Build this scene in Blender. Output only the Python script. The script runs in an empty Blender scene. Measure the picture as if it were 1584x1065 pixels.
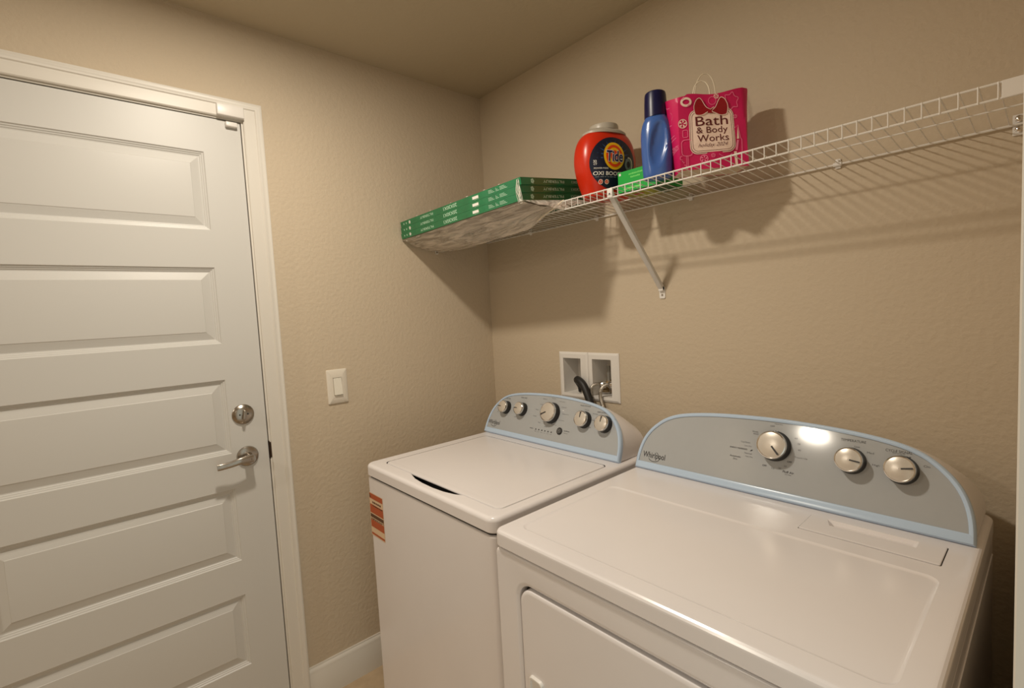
import bpy, bmesh, math, random
from mathutils import Vector, Matrix
random.seed(7)
S = bpy.context.scene
COL = S.collection
PI = math.pi

# ------------------------------------------------------------------ camera, world, lights, exposure
LENS_PX, YAW, PITCH, ROLL = 755.358, 0.845497, -0.068347, -0.053269
CAM = Vector((1.8089, -1.4814, 1.3957))
fwd = Vector((-math.sin(YAW) * math.cos(PITCH), math.cos(YAW) * math.cos(PITCH), math.sin(PITCH)))
rgt = fwd.cross(Vector((0, 0, 1))).normalized()
upv = rgt.cross(fwd)
cr_, sr_ = math.cos(ROLL), math.sin(ROLL)
rgt, upv = cr_ * rgt + sr_ * upv, -sr_ * rgt + cr_ * upv
cam = bpy.data.cameras.new('camera')
cam.sensor_width = 36.0
cam.lens = 36.0 * LENS_PX / 1584.0
cam.clip_start = 0.01
camo = bpy.data.objects.new('camera', cam)
COL.objects.link(camo)
mw = Matrix((rgt, upv, -fwd)).transposed().to_4x4()
mw.translation = CAM
camo.matrix_world = mw
S.camera = camo

S.view_settings.view_transform = 'Standard'
S.view_settings.look = 'None'
S.view_settings.gamma = 1.0
S.view_settings.use_curve_mapping = False
S.view_settings.exposure = 0.0

world = bpy.data.worlds.new('hallway_ambient')
S.world = world
world.use_nodes = True
world.node_tree.nodes['Background'].inputs[0].default_value = (0.97, 1.0, 0.90, 1)
world.node_tree.nodes['Background'].inputs[1].default_value = 0.7

def lamp(name, loc, watts, size, col):
    """round flush ceiling light facing down"""
    l = bpy.data.lights.new(name, 'AREA')
    l.shape = 'DISK'
    l.energy = watts
    l.color = col
    l.size = size
    o = bpy.data.objects.new(name, l)
    o.location = loc
    COL.objects.link(o)
    return o
WARM = (1.0, 0.90, 0.755)
lamp('ceiling_light', (0.765, -1.14, 2.368), 16.0, 0.11, WARM)
lamp('ceiling_light_beyond', (0.52, -3.14, 2.368), 14.5, 0.17, WARM)

# ------------------------------------------------------------------ materials
def lin(c):
    c = c / 255.0
    return c / 12.92 if c <= 0.04045 else ((c + 0.055) / 1.055) ** 2.4
def rgb(r, g, b):
    return (lin(r), lin(g), lin(b), 1.0)
def mat(name, col, rough=0.5, metal=0.0, spec=0.5, bump=0.0, bscale=100.0, coat=0.0, vary=0.0, vscale=8.0, detail=3.0, bdist=0.001):
    m = bpy.data.materials.new(name)
    m.use_nodes = True
    nt = m.node_tree
    b = nt.nodes['Principled BSDF']
    b.inputs['Base Color'].default_value = col
    b.inputs['Roughness'].default_value = rough
    b.inputs['Metallic'].default_value = metal
    b.inputs['Specular IOR Level'].default_value = spec
    b.inputs['Coat Weight'].default_value = coat
    b.inputs['Coat Roughness'].default_value = 0.08
    tc = nt.nodes.new('ShaderNodeTexCoord')
    if bump:
        n = nt.nodes.new('ShaderNodeTexNoise')
        n.inputs['Scale'].default_value = bscale
        n.inputs['Detail'].default_value = detail
        bp = nt.nodes.new('ShaderNodeBump')
        bp.inputs['Strength'].default_value = bump
        bp.inputs['Distance'].default_value = bdist
        nt.links.new(tc.outputs['Object'], n.inputs['Vector'])
        nt.links.new(n.outputs['Fac'], bp.inputs['Height'])
        nt.links.new(bp.outputs['Normal'], b.inputs['Normal'])
    if vary:
        n = nt.nodes.new('ShaderNodeTexNoise')
        n.inputs['Scale'].default_value = vscale
        n.inputs['Detail'].default_value = 4
        mx = nt.nodes.new('ShaderNodeMixRGB')
        mx.blend_type = 'MULTIPLY'
        mx.inputs['Color1'].default_value = col
        cr = nt.nodes.new('ShaderNodeValToRGB')
        cr.color_ramp.elements[0].color = (1 - vary, 1 - vary, 1 - vary, 1)
        cr.color_ramp.elements[0].position = 0.3
        cr.color_ramp.elements[1].position = 0.7
        mx.inputs['Fac'].default_value = 1
        nt.links.new(tc.outputs['Object'], n.inputs['Vector'])
        nt.links.new(n.outputs['Fac'], cr.inputs['Fac'])
        nt.links.new(cr.outputs['Color'], mx.inputs['Color2'])
        nt.links.new(mx.outputs['Color'], b.inputs['Base Color'])
    return m

M_WALL = mat('wall_paint', (0.585, 0.49, 0.365, 1), 0.75, spec=0.3, bump=0.55, bscale=75, bdist=0.0035, detail=4)
M_CEIL = mat('ceiling_paint', (0.54, 0.46, 0.335, 1), 0.8, spec=0.2, bump=0.4, bscale=70, bdist=0.003)
M_FLOOR = mat('floor_tile', rgb(196, 172, 140), 0.5, vary=0.25, vscale=14, bump=0.1, bscale=40)
M_TRIM = mat('trim_paint', (0.70, 0.665, 0.60, 1), 0.4, bump=0.12, bscale=18, bdist=0.001)
M_DOOR = mat('door_paint', (0.61, 0.60, 0.57, 1), 0.42, bump=0.15, bscale=9, bdist=0.0015)
M_WHITE = mat('white_enamel', (0.82, 0.785, 0.785, 1), 0.2, spec=0.5, vary=0.03, vscale=5)
M_WHITEP = mat('white_plastic', (0.80, 0.77, 0.73, 1), 0.35)
M_WHITEM = mat('white_powder_coated_wire', (0.80, 0.77, 0.72, 1), 0.35)
M_DARK = mat('dark_gap', (0.03, 0.028, 0.025, 1), 0.7)
M_BLACK = mat('black_plastic', (0.018, 0.016, 0.015, 1), 0.35)
M_GREYP = mat('grey_control_panel', (0.42, 0.435, 0.445, 1), 0.09, spec=0.5, vary=0.02, vscale=60)
M_BLUE = mat('pale_blue_bezel', (0.50, 0.63, 0.80, 1), 0.2)
M_KNOB = mat('satin_knob_face', (0.66, 0.61, 0.54, 1), 0.30, metal=0.4)
M_CHROME = mat('chrome', (0.75, 0.72, 0.68, 1), 0.14, metal=1.0)
M_NICKEL = mat('brushed_nickel', (0.40, 0.36, 0.31, 1), 0.27, metal=1.0, bump=0.05, bscale=300)
M_INK = mat('printed_ink', (0.035, 0.033, 0.035, 1), 0.5)
M_INKG = mat('printed_grey_ink', (0.12, 0.12, 0.125, 1), 0.5)
M_ORANGE = mat('orange_label_ink', rgb(180, 84, 38), 0.5)
M_CREAM = mat('cream_label_paper', rgb(222, 194, 160), 0.6)
M_BROWNINK = mat('brown_label_ink', rgb(92, 60, 36), 0.6)
M_RUBBER = mat('black_rubber_hose', (0.012, 0.011, 0.011, 1), 0.5, bump=0.4, bscale=150)
M_BRAID = mat('braided_steel', (0.62, 0.58, 0.52, 1), 0.25, metal=1.0, bump=0.8, bscale=500, bdist=0.002)
M_GREYV = mat('grey_valve_lever', (0.30, 0.29, 0.26, 1), 0.4, metal=0.4)
M_BRASS = mat('dull_brass', (0.45, 0.35, 0.22, 1), 0.35, metal=1.0)
M_GREEN = mat('green_filter_cardboard', rgb(20, 122, 74), 0.28, coat=0.5, bump=0.35, bscale=35, bdist=0.002, vary=0.25, vscale=25)
M_GREEND = mat('dark_green_filter_cardboard', rgb(10, 66, 40), 0.35, coat=0.3, bump=0.2, bscale=35)
M_PALEINK = mat('pale_green_ink', rgb(190, 225, 200), 0.5)
M_PAPERW = mat('white_sticker', rgb(240, 238, 230), 0.5)
M_PLEAT = mat('grey_filter_media', rgb(150, 140, 126), 0.9, bump=0.3, bscale=200)
M_TIDE = mat('red_orange_plastic', rgb(206, 44, 16), 0.3, spec=0.45)
M_TLID = mat('translucent_grey_lid', rgb(180, 172, 158), 0.35)
M_NAVY = mat('navy_label', rgb(16, 24, 48), 0.4)
M_NAVY2 = mat('mid_blue_label', rgb(44, 82, 130), 0.4)
M_YEL = mat('yellow_ink', rgb(246, 190, 20), 0.4)
M_ORG = mat('orange_red_ink', rgb(232, 70, 16), 0.4)
M_WINK = mat('white_ink', rgb(240, 236, 228), 0.5)
M_PURPLE = mat('dark_indigo_ink', rgb(24, 18, 78), 0.4)
M_GBOX = mat('bright_green_carton', rgb(14, 172, 62), 0.4)
M_GBOXD = mat('deep_green_carton', rgb(6, 80, 40), 0.4)
M_YG = mat('lime_yellow_carton', rgb(186, 190, 60), 0.5, vary=0.5, vscale=30)
M_PINKP = mat('pink_print', rgb(200, 90, 90), 0.5)
M_BOTTLE = mat('blue_bottle_plastic', rgb(62, 100, 172), 0.26, spec=0.5, coat=0.2)
M_CAP = mat('navy_cap_plastic', rgb(8, 8, 62), 0.35)
M_BAG = mat('crimson_paper', rgb(208, 22, 92), 0.42, bump=0.2, bscale=40, bdist=0.002)
M_BAGIN = mat('bag_inside_paper', rgb(214, 196, 172), 0.7)
M_BAGPINK = mat('light_pink_ink', rgb(244, 132, 168), 0.5)
M_BAGWHITE = mat('bag_cream_ink', rgb(250, 222, 206), 0.5)
M_BAGCREAM = mat('bag_label_cream', rgb(240, 216, 176), 0.55)
M_BAGRED = mat('bag_deep_red_ink', rgb(150, 10, 26), 0.45)
M_BAGBROWN = mat('bag_maroon_ink', rgb(96, 22, 26), 0.5)
M_CORD = mat('white_paper_cord', rgb(236, 224, 200), 0.7)
M_SWITCH = mat('almond_switch_plastic', (0.74, 0.68, 0.58, 1), 0.35)

def film_material():
    m = bpy.data.materials.new('clear_plastic_film')
    m.use_nodes = True
    nt = m.node_tree
    b = nt.nodes['Principled BSDF']
    b.inputs['Base Color'].default_value = (0.86, 0.78, 0.68, 1)
    b.inputs['Roughness'].default_value = 0.22
    b.inputs['Specular IOR Level'].default_value = 0.8
    n = nt.nodes.new('ShaderNodeTexNoise')
    n.inputs['Scale'].default_value = 22
    n.inputs['Detail'].default_value = 6
    n.inputs['Distortion'].default_value = 1.4
    tc = nt.nodes.new('ShaderNodeTexCoord')
    mp = nt.nodes.new('ShaderNodeMapping')
    mp.inputs['Scale'].default_value = (0.32, 1.6, 1.6)
    mp.inputs['Rotation'].default_value = (0, 0, 0.25)
    nt.links.new(tc.outputs['Object'], mp.inputs['Vector'])
    nt.links.new(mp.outputs['Vector'], n.inputs['Vector'])
    bp = nt.nodes.new('ShaderNodeBump')
    bp.inputs['Strength'].default_value = 0.9
    bp.inputs['Distance'].default_value = 0.006
    nt.links.new(n.outputs['Fac'], bp.inputs['Height'])
    nt.links.new(bp.outputs['Normal'], b.inputs['Normal'])
    tr = nt.nodes.new('ShaderNodeBsdfTransparent')
    mx = nt.nodes.new('ShaderNodeMixShader')
    cr = nt.nodes.new('ShaderNodeValToRGB')
    cr.color_ramp.elements[0].position = 0.38
    cr.color_ramp.elements[0].color = (0.35, 0.35, 0.35, 1)
    cr.color_ramp.elements[1].position = 0.62
    cr.color_ramp.elements[1].color = (0.8, 0.8, 0.8, 1)
    nt.links.new(n.outputs['Fac'], cr.inputs['Fac'])
    nt.links.new(cr.outputs['Color'], mx.inputs['Fac'])
    nt.links.new(tr.outputs[0], mx.inputs[1])
    nt.links.new(b.outputs[0], mx.inputs[2])
    nt.links.new(mx.outputs[0], nt.nodes['Material Output'].inputs['Surface'])
    return m
M_FILM = film_material()

# ------------------------------------------------------------------ geometry helpers
def wm(o):
    m = Matrix.Identity(4)
    while o is not None:
        m = o.matrix_basis @ m
        o = o.parent
    return m

class MB:
    def __init__(s):
        s.bm = bmesh.new()
    def merge(s, src, mi=None, M=None):
        vm = {}
        for v in src.verts:
            vm[v] = s.bm.verts.new(M @ v.co if M else v.co)
        for f in src.faces:
            try:
                nf = s.bm.faces.new([vm[v] for v in f.verts])
                nf.material_index = f.material_index if mi is None else mi
            except ValueError:
                pass
        src.free()
        return s
    def box(s, x0, x1, y0, y1, z0, z1, bev=0.0, seg=2, mi=0, M=None):
        b = bmesh.new()
        bmesh.ops.create_cube(b, size=1.0)
        for v in b.verts:
            v.co = Vector(((x0 + x1) / 2 + v.co.x * (x1 - x0), (y0 + y1) / 2 + v.co.y * (y1 - y0), (z0 + z1) / 2 + v.co.z * (z1 - z0)))
        if bev:
            bmesh.ops.bevel(b, geom=b.edges[:], offset=bev, segments=seg, affect='EDGES', profile=0.5)
        return s.merge(b, mi, M)
    def loft(s, rings, cap0=True, cap1=True, closed=True, mi=0, M=None):
        vs = []
        for r in rings:
            vs.append([s.bm.verts.new(M @ Vector(p) if M else Vector(p)) for p in r])
        n = len(rings[0])
        for a, b in zip(vs[:-1], vs[1:]):
            for i in range(n if closed else n - 1):
                j = (i + 1) % n
                try:
                    s.bm.faces.new((a[i], a[j], b[j], b[i])).material_index = mi
                except ValueError:
                    pass
        if cap0:
            s.bm.faces.new(list(reversed(vs[0]))).material_index = mi
        if cap1:
            s.bm.faces.new(vs[-1]).material_index = mi
        return vs
    def fill(s, loops, mi=0, M=None):
        """flat face with holes: first loop is the outline"""
        b = bmesh.new()
        for lp in loops:
            vv = [b.verts.new(Vector(p)) for p in lp]
            for i in range(len(vv)):
                b.edges.new((vv[i], vv[(i + 1) % len(vv)]))
        bmesh.ops.triangle_fill(b, edges=b.edges[:], use_beauty=True, use_dissolve=False)
        return s.merge(b, mi, M)
    def tube(s, pts, r, n=8, caps=True, closed=False, mi=0, M=None):
        pts = [Vector(p) for p in pts]
        k = len(pts)
        rad = r if isinstance(r, (list, tuple)) else [r] * k
        tans = []
        for i in range(k):
            if closed:
                t = pts[(i + 1) % k] - pts[i - 1]
            else:
                t = pts[min(i + 1, k - 1)] - pts[max(i - 1, 0)]
            tans.append(t.normalized())
        a = Vector((0, 0, 1))
        if abs(tans[0].dot(a)) > 0.9:
            a = Vector((1, 0, 0))
        nrm = (a - tans[0] * a.dot(tans[0])).normalized()
        rings = []
        for i in range(k):
            nrm = (nrm - tans[i] * nrm.dot(tans[i])).normalized()
            bi = tans[i].cross(nrm)
            rings.append([pts[i] + rad[i] * (math.cos(2 * PI * q / n) * nrm + math.sin(2 * PI * q / n) * bi) for q in range(n)])
        if closed:
            rings.append(rings[0])
        s.loft(rings, caps and not closed, caps and not closed, True, mi, M)
        return s
    def lathe(s, prof, n=32, mi=0, M=None, caps=True):
        rings = [[(r * math.cos(2 * PI * i / n), r * math.sin(2 * PI * i / n), z) for i in range(n)] for r, z in prof]
        s.loft(rings, caps, caps, True, mi, M)
        return s
    def sweep(s, rings, mi=0, M=None):
        s.loft(rings, True, True, True, mi, M)
        return s
    def poly(s, pts, mi=0, M=None):
        s.bm.faces.new([s.bm.verts.new(M @ Vector(p) if M else Vector(p)) for p in pts]).material_index = mi
        return s

def part(name, mb, mats, parent=None, sharp=35, weld=True):
    bm = mb.bm
    if weld:
        bmesh.ops.remove_doubles(bm, verts=bm.verts[:], dist=1e-6)
    bmesh.ops.recalc_face_normals(bm, faces=bm.faces[:])
    if parent is not None:
        bm.transform(wm(parent).inverted())
    me = bpy.data.meshes.new(name)
    bm.to_mesh(me)
    bm.free()
    for m in (mats if isinstance(mats, (list, tuple)) else [mats]):
        me.materials.append(m)
    if len(me.polygons):
        me.polygons.foreach_set('use_smooth', [True] * len(me.polygons))
        me.set_sharp_from_angle(angle=math.radians(sharp))
    o = bpy.data.objects.new(name, me)
    COL.objects.link(o)
    if parent is not None:
        o.parent = parent
    return o
def weighted(o):
    m = o.modifiers.new('weighted_normals', 'WEIGHTED_NORMAL')
    m.keep_sharp = True
    m.weight = 100
    return o
def flat(name, mb, mats, parent=None):
    """printed marks: keep the faces as they are"""
    bm = mb.bm
    if parent is not None:
        bm.transform(wm(parent).inverted())
    me = bpy.data.meshes.new(name)
    bm.to_mesh(me)
    bm.free()
    for m in (mats if isinstance(mats, (list, tuple)) else [mats]):
        me.materials.append(m)
    o = bpy.data.objects.new(name, me)
    COL.objects.link(o)
    if parent is not None:
        o.parent = parent
    return o
def add_print(host, mb, mats):
    """printed lettering and marks become part of the surface they are printed on"""
    src = mb.bm
    src.transform(wm(host).inverted())
    base = len(host.data.materials)
    for m in (mats if isinstance(mats, (list, tuple)) else [mats]):
        host.data.materials.append(m)
    bm = bmesh.new()
    bm.from_mesh(host.data)
    vm = {v: bm.verts.new(v.co) for v in src.verts}
    for f in src.faces:
        nf = bm.faces.new([vm[v] for v in f.verts])
        nf.material_index = base + f.material_index
        nf.smooth = False
    bm.to_mesh(host.data)
    bm.free()
    src.free()
def thing(name, label, cat, loc=(0, 0, 0), rz=0.0, group=None):
    o = bpy.data.objects.new(name, None)
    o.empty_display_size = 0.05
    COL.objects.link(o)
    o.location = loc
    o.rotation_euler = (0, 0, rz)
    o['label'] = label
    o['category'] = cat
    if group:
        o['group'] = group
    return o
def struct(name, mb, m, sharp=35):
    o = part(name, mb, m, None, sharp)
    o['kind'] = 'structure'
    return o

_fonts = {}
def text_bm(txt, bold=0.0, shear=0.0):
    key = (txt, bold, shear)
    if key not in _fonts:
        cu = bpy.data.curves.new('lettering', 'FONT')
        cu.body = txt
        cu.size = 1.0
        cu.offset = bold
        cu.shear = shear
        cu.resolution_u = 3
        cu.align_x = 'CENTER'
        cu.align_y = 'CENTER'
        o = bpy.data.objects.new('lettering', cu)
        COL.objects.link(o)
        dg = bpy.context.evaluated_depsgraph_get()
        dg.update()
        me = bpy.data.meshes.new_from_object(o.evaluated_get(dg))
        vs = [v.co.copy() for v in me.vertices]
        fs = [list(p.vertices) for p in me.polygons]
        bpy.data.objects.remove(o)
        bpy.data.curves.remove(cu)
        bpy.data.meshes.remove(me)
        x0 = min(v.x for v in vs); x1 = max(v.x for v in vs)
        y0 = min(v.y for v in vs); y1 = max(v.y for v in vs)
        _fonts[key] = (vs, fs, (x0, x1, y0, y1))
    return _fonts[key]
def text(mb, txt, cx, cy, w, h, fn, bold=0.0, shear=0.0, mi=0, rot=0.0):
    """lettering fitted in a w x h box round (cx, cy); fn(x, y) gives the point on the surface"""
    vs, fs, (x0, x1, y0, y1) = text_bm(txt, bold, shear)
    sx = w / (x1 - x0)
    sy = h / (y1 - y0)
    c, s = math.cos(rot), math.sin(rot)
    new = []
    for v in vs:
        x = (v.x - (x0 + x1) / 2) * sx
        y = (v.y - (y0 + y1) / 2) * sy
        new.append(mb.bm.verts.new(fn(cx + c * x - s * y, cy + s * x + c * y)))
    for f in fs:
        try:
            mb.bm.faces.new([new[i] for i in f]).material_index = mi
        except ValueError:
            pass
def disc(mb, cx, cy, rx, ry, fn, mi=0, n=28, rings=4, rx0=0.0, ry0=0.0):
    """filled disc, or ring, tessellated to follow a curved surface"""
    prev = None
    for k in range(rings + 1):
        t = k / rings
        ax, ay = rx0 + (rx - rx0) * t, ry0 + (ry - ry0) * t
        if ax == 0:
            cur = [mb.bm.verts.new(fn(cx, cy))] * n
        else:
            cur = [mb.bm.verts.new(fn(cx + ax * math.cos(2 * PI * i / n), cy + ay * math.sin(2 * PI * i / n))) for i in range(n)]
        if prev:
            for i in range(n):
                j = (i + 1) % n
                q = []
                for v in (prev[i], cur[i], cur[j], prev[j]):
                    if v not in q:
                        q.append(v)
                mb.bm.faces.new(q).material_index = mi
        prev = cur
def stroke(mb, pts, w, fn, mi=0, closed=False):
    """flat ribbon along a 2-D path on a surface"""
    k = len(pts)
    L, R_ = [], []
    for i in range(k):
        a = pts[(i - 1) % k] if (closed or i > 0) else pts[i]
        b = pts[(i + 1) % k] if (closed or i < k - 1) else pts[i]
        dx, dy = b[0] - a[0], b[1] - a[1]
        l = math.hypot(dx, dy) or 1.0
        nx, ny = -dy / l * w / 2, dx / l * w / 2
        L.append(mb.bm.verts.new(fn(pts[i][0] + nx, pts[i][1] + ny)))
        R_.append(mb.bm.verts.new(fn(pts[i][0] - nx, pts[i][1] - ny)))
    for i in range(k if closed else k - 1):
        j = (i + 1) % k
        mb.bm.faces.new((L[i], R_[i], R_[j], L[j])).material_index = mi
def polyshape(mb, pts, fn, mi=0):
    b = bmesh.new()
    vv = [b.verts.new((p[0], p[1], 0)) for p in pts]
    es = [b.edges.new((vv[i], vv[(i + 1) % len(vv)])) for i in range(len(vv))]
    bmesh.ops.triangle_fill(b, edges=es, use_beauty=True, use_dissolve=False)
    for v in b.verts:
        v.co = fn(v.co.x, v.co.y)
    mb.merge(b, mi)
def rr(x0, x1, y0, y1, r, n=6):
    pts = []
    for cx, cy, a0 in ((x1 - r, y1 - r, 0), (x0 + r, y1 - r, PI / 2), (x0 + r, y0 + r, PI), (x1 - r, y0 + r, 1.5 * PI)):
        for i in range(n + 1):
            a = a0 + PI / 2 * i / n
            pts.append((cx + r * math.cos(a), cy + r * math.sin(a)))
    return pts
def spline(ctrl, sub=6, closed=False):
    out = []
    n = len(ctrl)
    P = [Vector(p) for p in ctrl]
    rng = n if closed else n - 1
    for i in range(rng):
        if closed:
            p0, p1, p2, p3 = P[i - 1], P[i], P[(i + 1) % n], P[(i + 2) % n]
        else:
            p0, p1, p2, p3 = P[max(i - 1, 0)], P[i], P[i + 1], P[min(i + 2, n - 1)]
        for k in range(sub):
            t = k / sub
            out.append(0.5 * ((2 * p1) + (p2 - p0) * t + (2 * p0 - 5 * p1 + 4 * p2 - p3) * t * t + (3 * p1 - p0 - 3 * p2 + p3) * t ** 3))
    if not closed:
        out.append(P[-1])
    return out
def inset(pts, d):
    """offset a counter-clockwise closed 2-D outline inward; d a number or one per point"""
    n = len(pts)
    out = []
    for i in range(n):
        p0, p1, p2 = pts[i - 1], pts[i], pts[(i + 1) % n]
        e1 = Vector((p1[0] - p0[0], p1[1] - p0[1])).normalized()
        e2 = Vector((p2[0] - p1[0], p2[1] - p1[1])).normalized()
        n1 = Vector((-e1.y, e1.x)); n2 = Vector((-e2.y, e2.x))
        m = n1 + n2
        l = m.length_squared
        m = m * (2 / l) if l > 0.2 else n1
        out.append((p1[0] + m.x * d, p1[1] + m.y * d))
    return out

# ------------------------------------------------------------------ the room
HC = 2.381
XR = 1.785
DY0, DY1, DZT = -1.832, -1.0225, 2.058      # door leaf
b = MB(); b.box(-0.2, 1.95, -4.3, 0.2, -0.1, 0.0); struct('floor', b, M_FLOOR)
b = MB(); b.box(-0.2, 1.95, -4.3, 0.2, HC, HC + 0.1); struct('ceiling', b, M_CEIL)
b = MB()
b.box(-0.12, 0, -1.0195 + 0.012, 0.0, 0, HC); b.box(-0.12, 0, -4.15, -1.847, 0, HC); b.box(-0.12, 0, -1.847, -1.0075, 2.073, HC)
struct('wall_left', b, M_WALL)
# back wall with two openings for the laundry outlet box
OX = (0.447, 0.552, 0.600, 0.700)
OZ0, OZ1 = 1.045, 1.196
b = MB()
b.box(-0.12, 1.95, 0, 0.12, 0, OZ0); b.box(-0.12, 1.95, 0, 0.12, OZ1, HC)
b.box(-0.12, OX[0], 0, 0.12, OZ0, OZ1); b.box(OX[1], OX[2], 0, 0.12, OZ0, OZ1); b.box(OX[3], 1.95, 0, 0.12, OZ0, OZ1)
struct('wall_back', b, M_WALL)
b = MB()
b.box(XR, XR + 0.12, -0.84, 0, 0, HC); b.box(XR, XR + 0.12, -4.15, -1.76, 0, HC); b.box(XR, XR + 0.12, -1.76, -0.84, 2.07, HC)
struct('wall_right', b, M_WALL)
b = MB(); b.box(-0.12, XR + 0.12, -4.27, -4.15, 0, HC); struct('wall_front', b, M_WALL)

# doorway lining on the right, at the edge of the frame
b = MB(); b.box(XR - 0.0004, XR + 0.121, -0.858, -0.8395, 0, 2.052, 0.0015, 1); b.box(XR - 0.0004, XR + 0.121, -1.76, -0.858, 2.052, 2.07)
struct('trim_3', b, M_TRIM)

# baseboards
def board_profile(h, t):
    return [(0, 0), (t, 0), (t, h - 0.030), (t - 0.002, h - 0.026), (t - 0.002, h - 0.018), (t - 0.005, h - 0.010), (t - 0.009, h - 0.006), (t - 0.010, h), (0, h)]
b = MB(); b.sweep([[(x, y, z) for x, z in board_profile(0.131, 0.014)] for y in (-0.9565, 0.0)]); struct('baseboard_left', b, M_TRIM)
b = MB(); b.sweep([[(x, -y, z) for y, z in board_profile(0.131, 0.014)] for x in (0.0141, XR)]); struct('baseboard_back', b, M_TRIM)

# door casing (trim_1), swept with mitred corners
prof = [(0, 0), (0, 0.008), (0.003, 0.0105), (0.032, 0.012), (0.035, 0.0125), (0.038, 0.0155), (0.044, 0.0165), (0.047, 0.0185), (0.054, 0.0185), (0.057, 0.017), (0.057, 0)]
yi, yo, zi = -1.0145, -1.8395, 2.066
def cas(w, leg):
    return {0: (yi + w, 0), 1: (yi + w, zi + w), 2: (yo - w, zi + w), 3: (yo - w, 0)}[leg]
rings = [[(t, cas(w, k)[0], cas(w, k)[1]) for w, t in prof] for k in range(4)]
b = MB(); b.sweep(rings); struct('trim_1', b, M_TRIM)
# door jamb (trim_2) with stop
b = MB()
b.box(-0.118, 0.0, -1.0195, -1.0075, 0, 2.073); b.box(-0.118, 0.0, -1.847, -1.835, 0, 2.073); b.box(-0.118, 0.0, -1.835, -1.0195, 2.0612, 2.073)
b.box(-0.075, -0.0515, -1.033, -1.0195, 0, 2.0612); b.box(-0.075, -0.0515, -1.835, -1.82, 0, 2.0612); b.box(-0.075, -0.0515, -1.82, -1.033, 2.048, 2.0612)
b.box(-0.118, -0.075, -1.835, -1.0195, 0, 2.0612, mi=1)
jamb = part('trim_2', b, [M_TRIM, M_DARK]); jamb['kind'] = 'structure'
b = MB(); b.box(-0.030, 0.0012, -1.0212, -1.0178, 0.930, 0.992, 0.0008, 1); b.box(0.0, 0.002, -1.0185, -1.0135, 0.934, 0.988, 0.0008, 1)
sp = part('strike_plate', b, mat('dark_bronze', (0.05, 0.03, 0.02, 1), 0.4, metal=0.8), jamb); sp['label'] = 'dark bronze strike plate'

# the door leaf: five raised horizontal panels
XF = -0.004
b = MB()
PY0, PY1 = -1.713, -1.1335
prow = [(1.949 - 0.3645 * k - 0.246, 1.949 - 0.3645 * k) for k in range(5)]
outer = [(DY0, 0.008), (DY1, 0.008), (DY1, DZT), (DY0, DZT)]
holes = [[(PY0, z0), (PY1, z0), (PY1, z1), (PY0, z1)] for z0, z1 in prow]
b.fill([[(XF, y, z) for y, z in lp] for lp in [outer] + holes])
pp = [(0, 0), (0.0025, -0.0035), (0.006, -0.0045), (0.0075, -0.0065), (0.011, -0.0075), (0.013, -0.0095), (0.016, -0.0100), (0.0385, -0.0036), (0.0400, -0.0024), (0.0425, -0.0022)]
for z0, z1 in prow:
    rings = [[(XF + d, PY0 + i, z0 + i), (XF + d, PY1 - i, z0 + i), (XF + d, PY1 - i, z1 - i), (XF + d, PY0 + i, z1 - i)] for i, d in pp]
    b.loft(rings, False, True)
b.loft([[(x, y, z) for y, z in outer] for x in (XF, -0.048)], False, True)
door = part('door_1', b, M_DOOR, None, 12)
door['kind'] = 'structure'
# deadbolt and lever
def face_x(x, y, z):
    """frame whose local z points out of the left wall (+x), local y up"""
    return Matrix(((0, 0, 1, x), (1, 0, 0, y), (0, 1, 0, z), (0, 0, 0, 1)))
b = MB(); b.lathe([(0.0335, 0), (0.0335, 0.003), (0.031, 0.006), (0.027, 0.0075), (0.0255, 0.0095), (0.024, 0.0105), (0.0, 0.0108)], 40, 0, face_x(XF, -1.091, 1.098))
for dy in (-0.0115, 0.0125):
    b.lathe([(0.0028, 0.0100), (0.0028, 0.0114), (0.0, 0.0115)], 12, 1, face_x(XF, -1.091 + dy, 1.0985))
db = part('deadbolt', b, [M_NICKEL, M_DARK], door); db['label'] = 'brushed nickel deadbolt rosette'
b = MB(); b.box(-0.0045, 0.0045, -0.0165, 0.0165, 0.010, 0.026, 0.0035, 3, 0, face_x(XF, -1.091, 1.098) @ Matrix.Rotation(math.radians(-12), 4, 'Z'))
part('thumb_turn', b, M_NICKEL, db)
LV = face_x(XF, -1.0885, 0.9555)
b = MB(); b.lathe([(0.0335, 0), (0.0335, 0.003), (0.031, 0.007), (0.025, 0.0095), (0.018, 0.011), (0.0, 0.0115)], 40, 0, LV)
hd = part('door_handle', b, M_NICKEL, door); hd['label'] = 'brushed nickel lever handle'
b = MB()
b.tube([(0, 0, 0.008), (0, 0, 0.022), (0, 0, 0.040), (0, 0, 0.053)], [0.0145, 0.0125, 0.0125, 0.0135], 20, mi=0, M=LV)
path = spline([(0.006, 0, 0.047), (-0.012, 0.001, 0.050), (-0.035, 0.000, 0.052), (-0.06, -0.005, 0.049), (-0.084, -0.008, 0.045), (-0.098, -0.008, 0.045)], 6)
rings = []
for i, p in enumerate(path):
    t = i / (len(path) - 1)
    hh = 0.0135 - 0.0035 * min(1, t * 1.6)
    ww = 0.0085 - 0.004 * t
    rings.append([(p.x, p.y + hh * math.copysign(abs(math.sin(a)) ** 0.7, math.sin(a)), p.z + ww * math.copysign(abs(math.cos(a)) ** 0.7, math.cos(a))) for a in [2 * PI * q / 16 for q in range(16)]])
b.sweep(rings, 0, LV)
b.box(-0.0015, 0.0015, -0.005, 0.005, 0.053, 0.058, 0.001, 1, 0, LV)
b.lathe([(0.0045, 0.053), (0.0045, 0.0555), (0, 0.056)], 16, 0, LV)
part('lever', b, M_NICKEL, hd)

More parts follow.
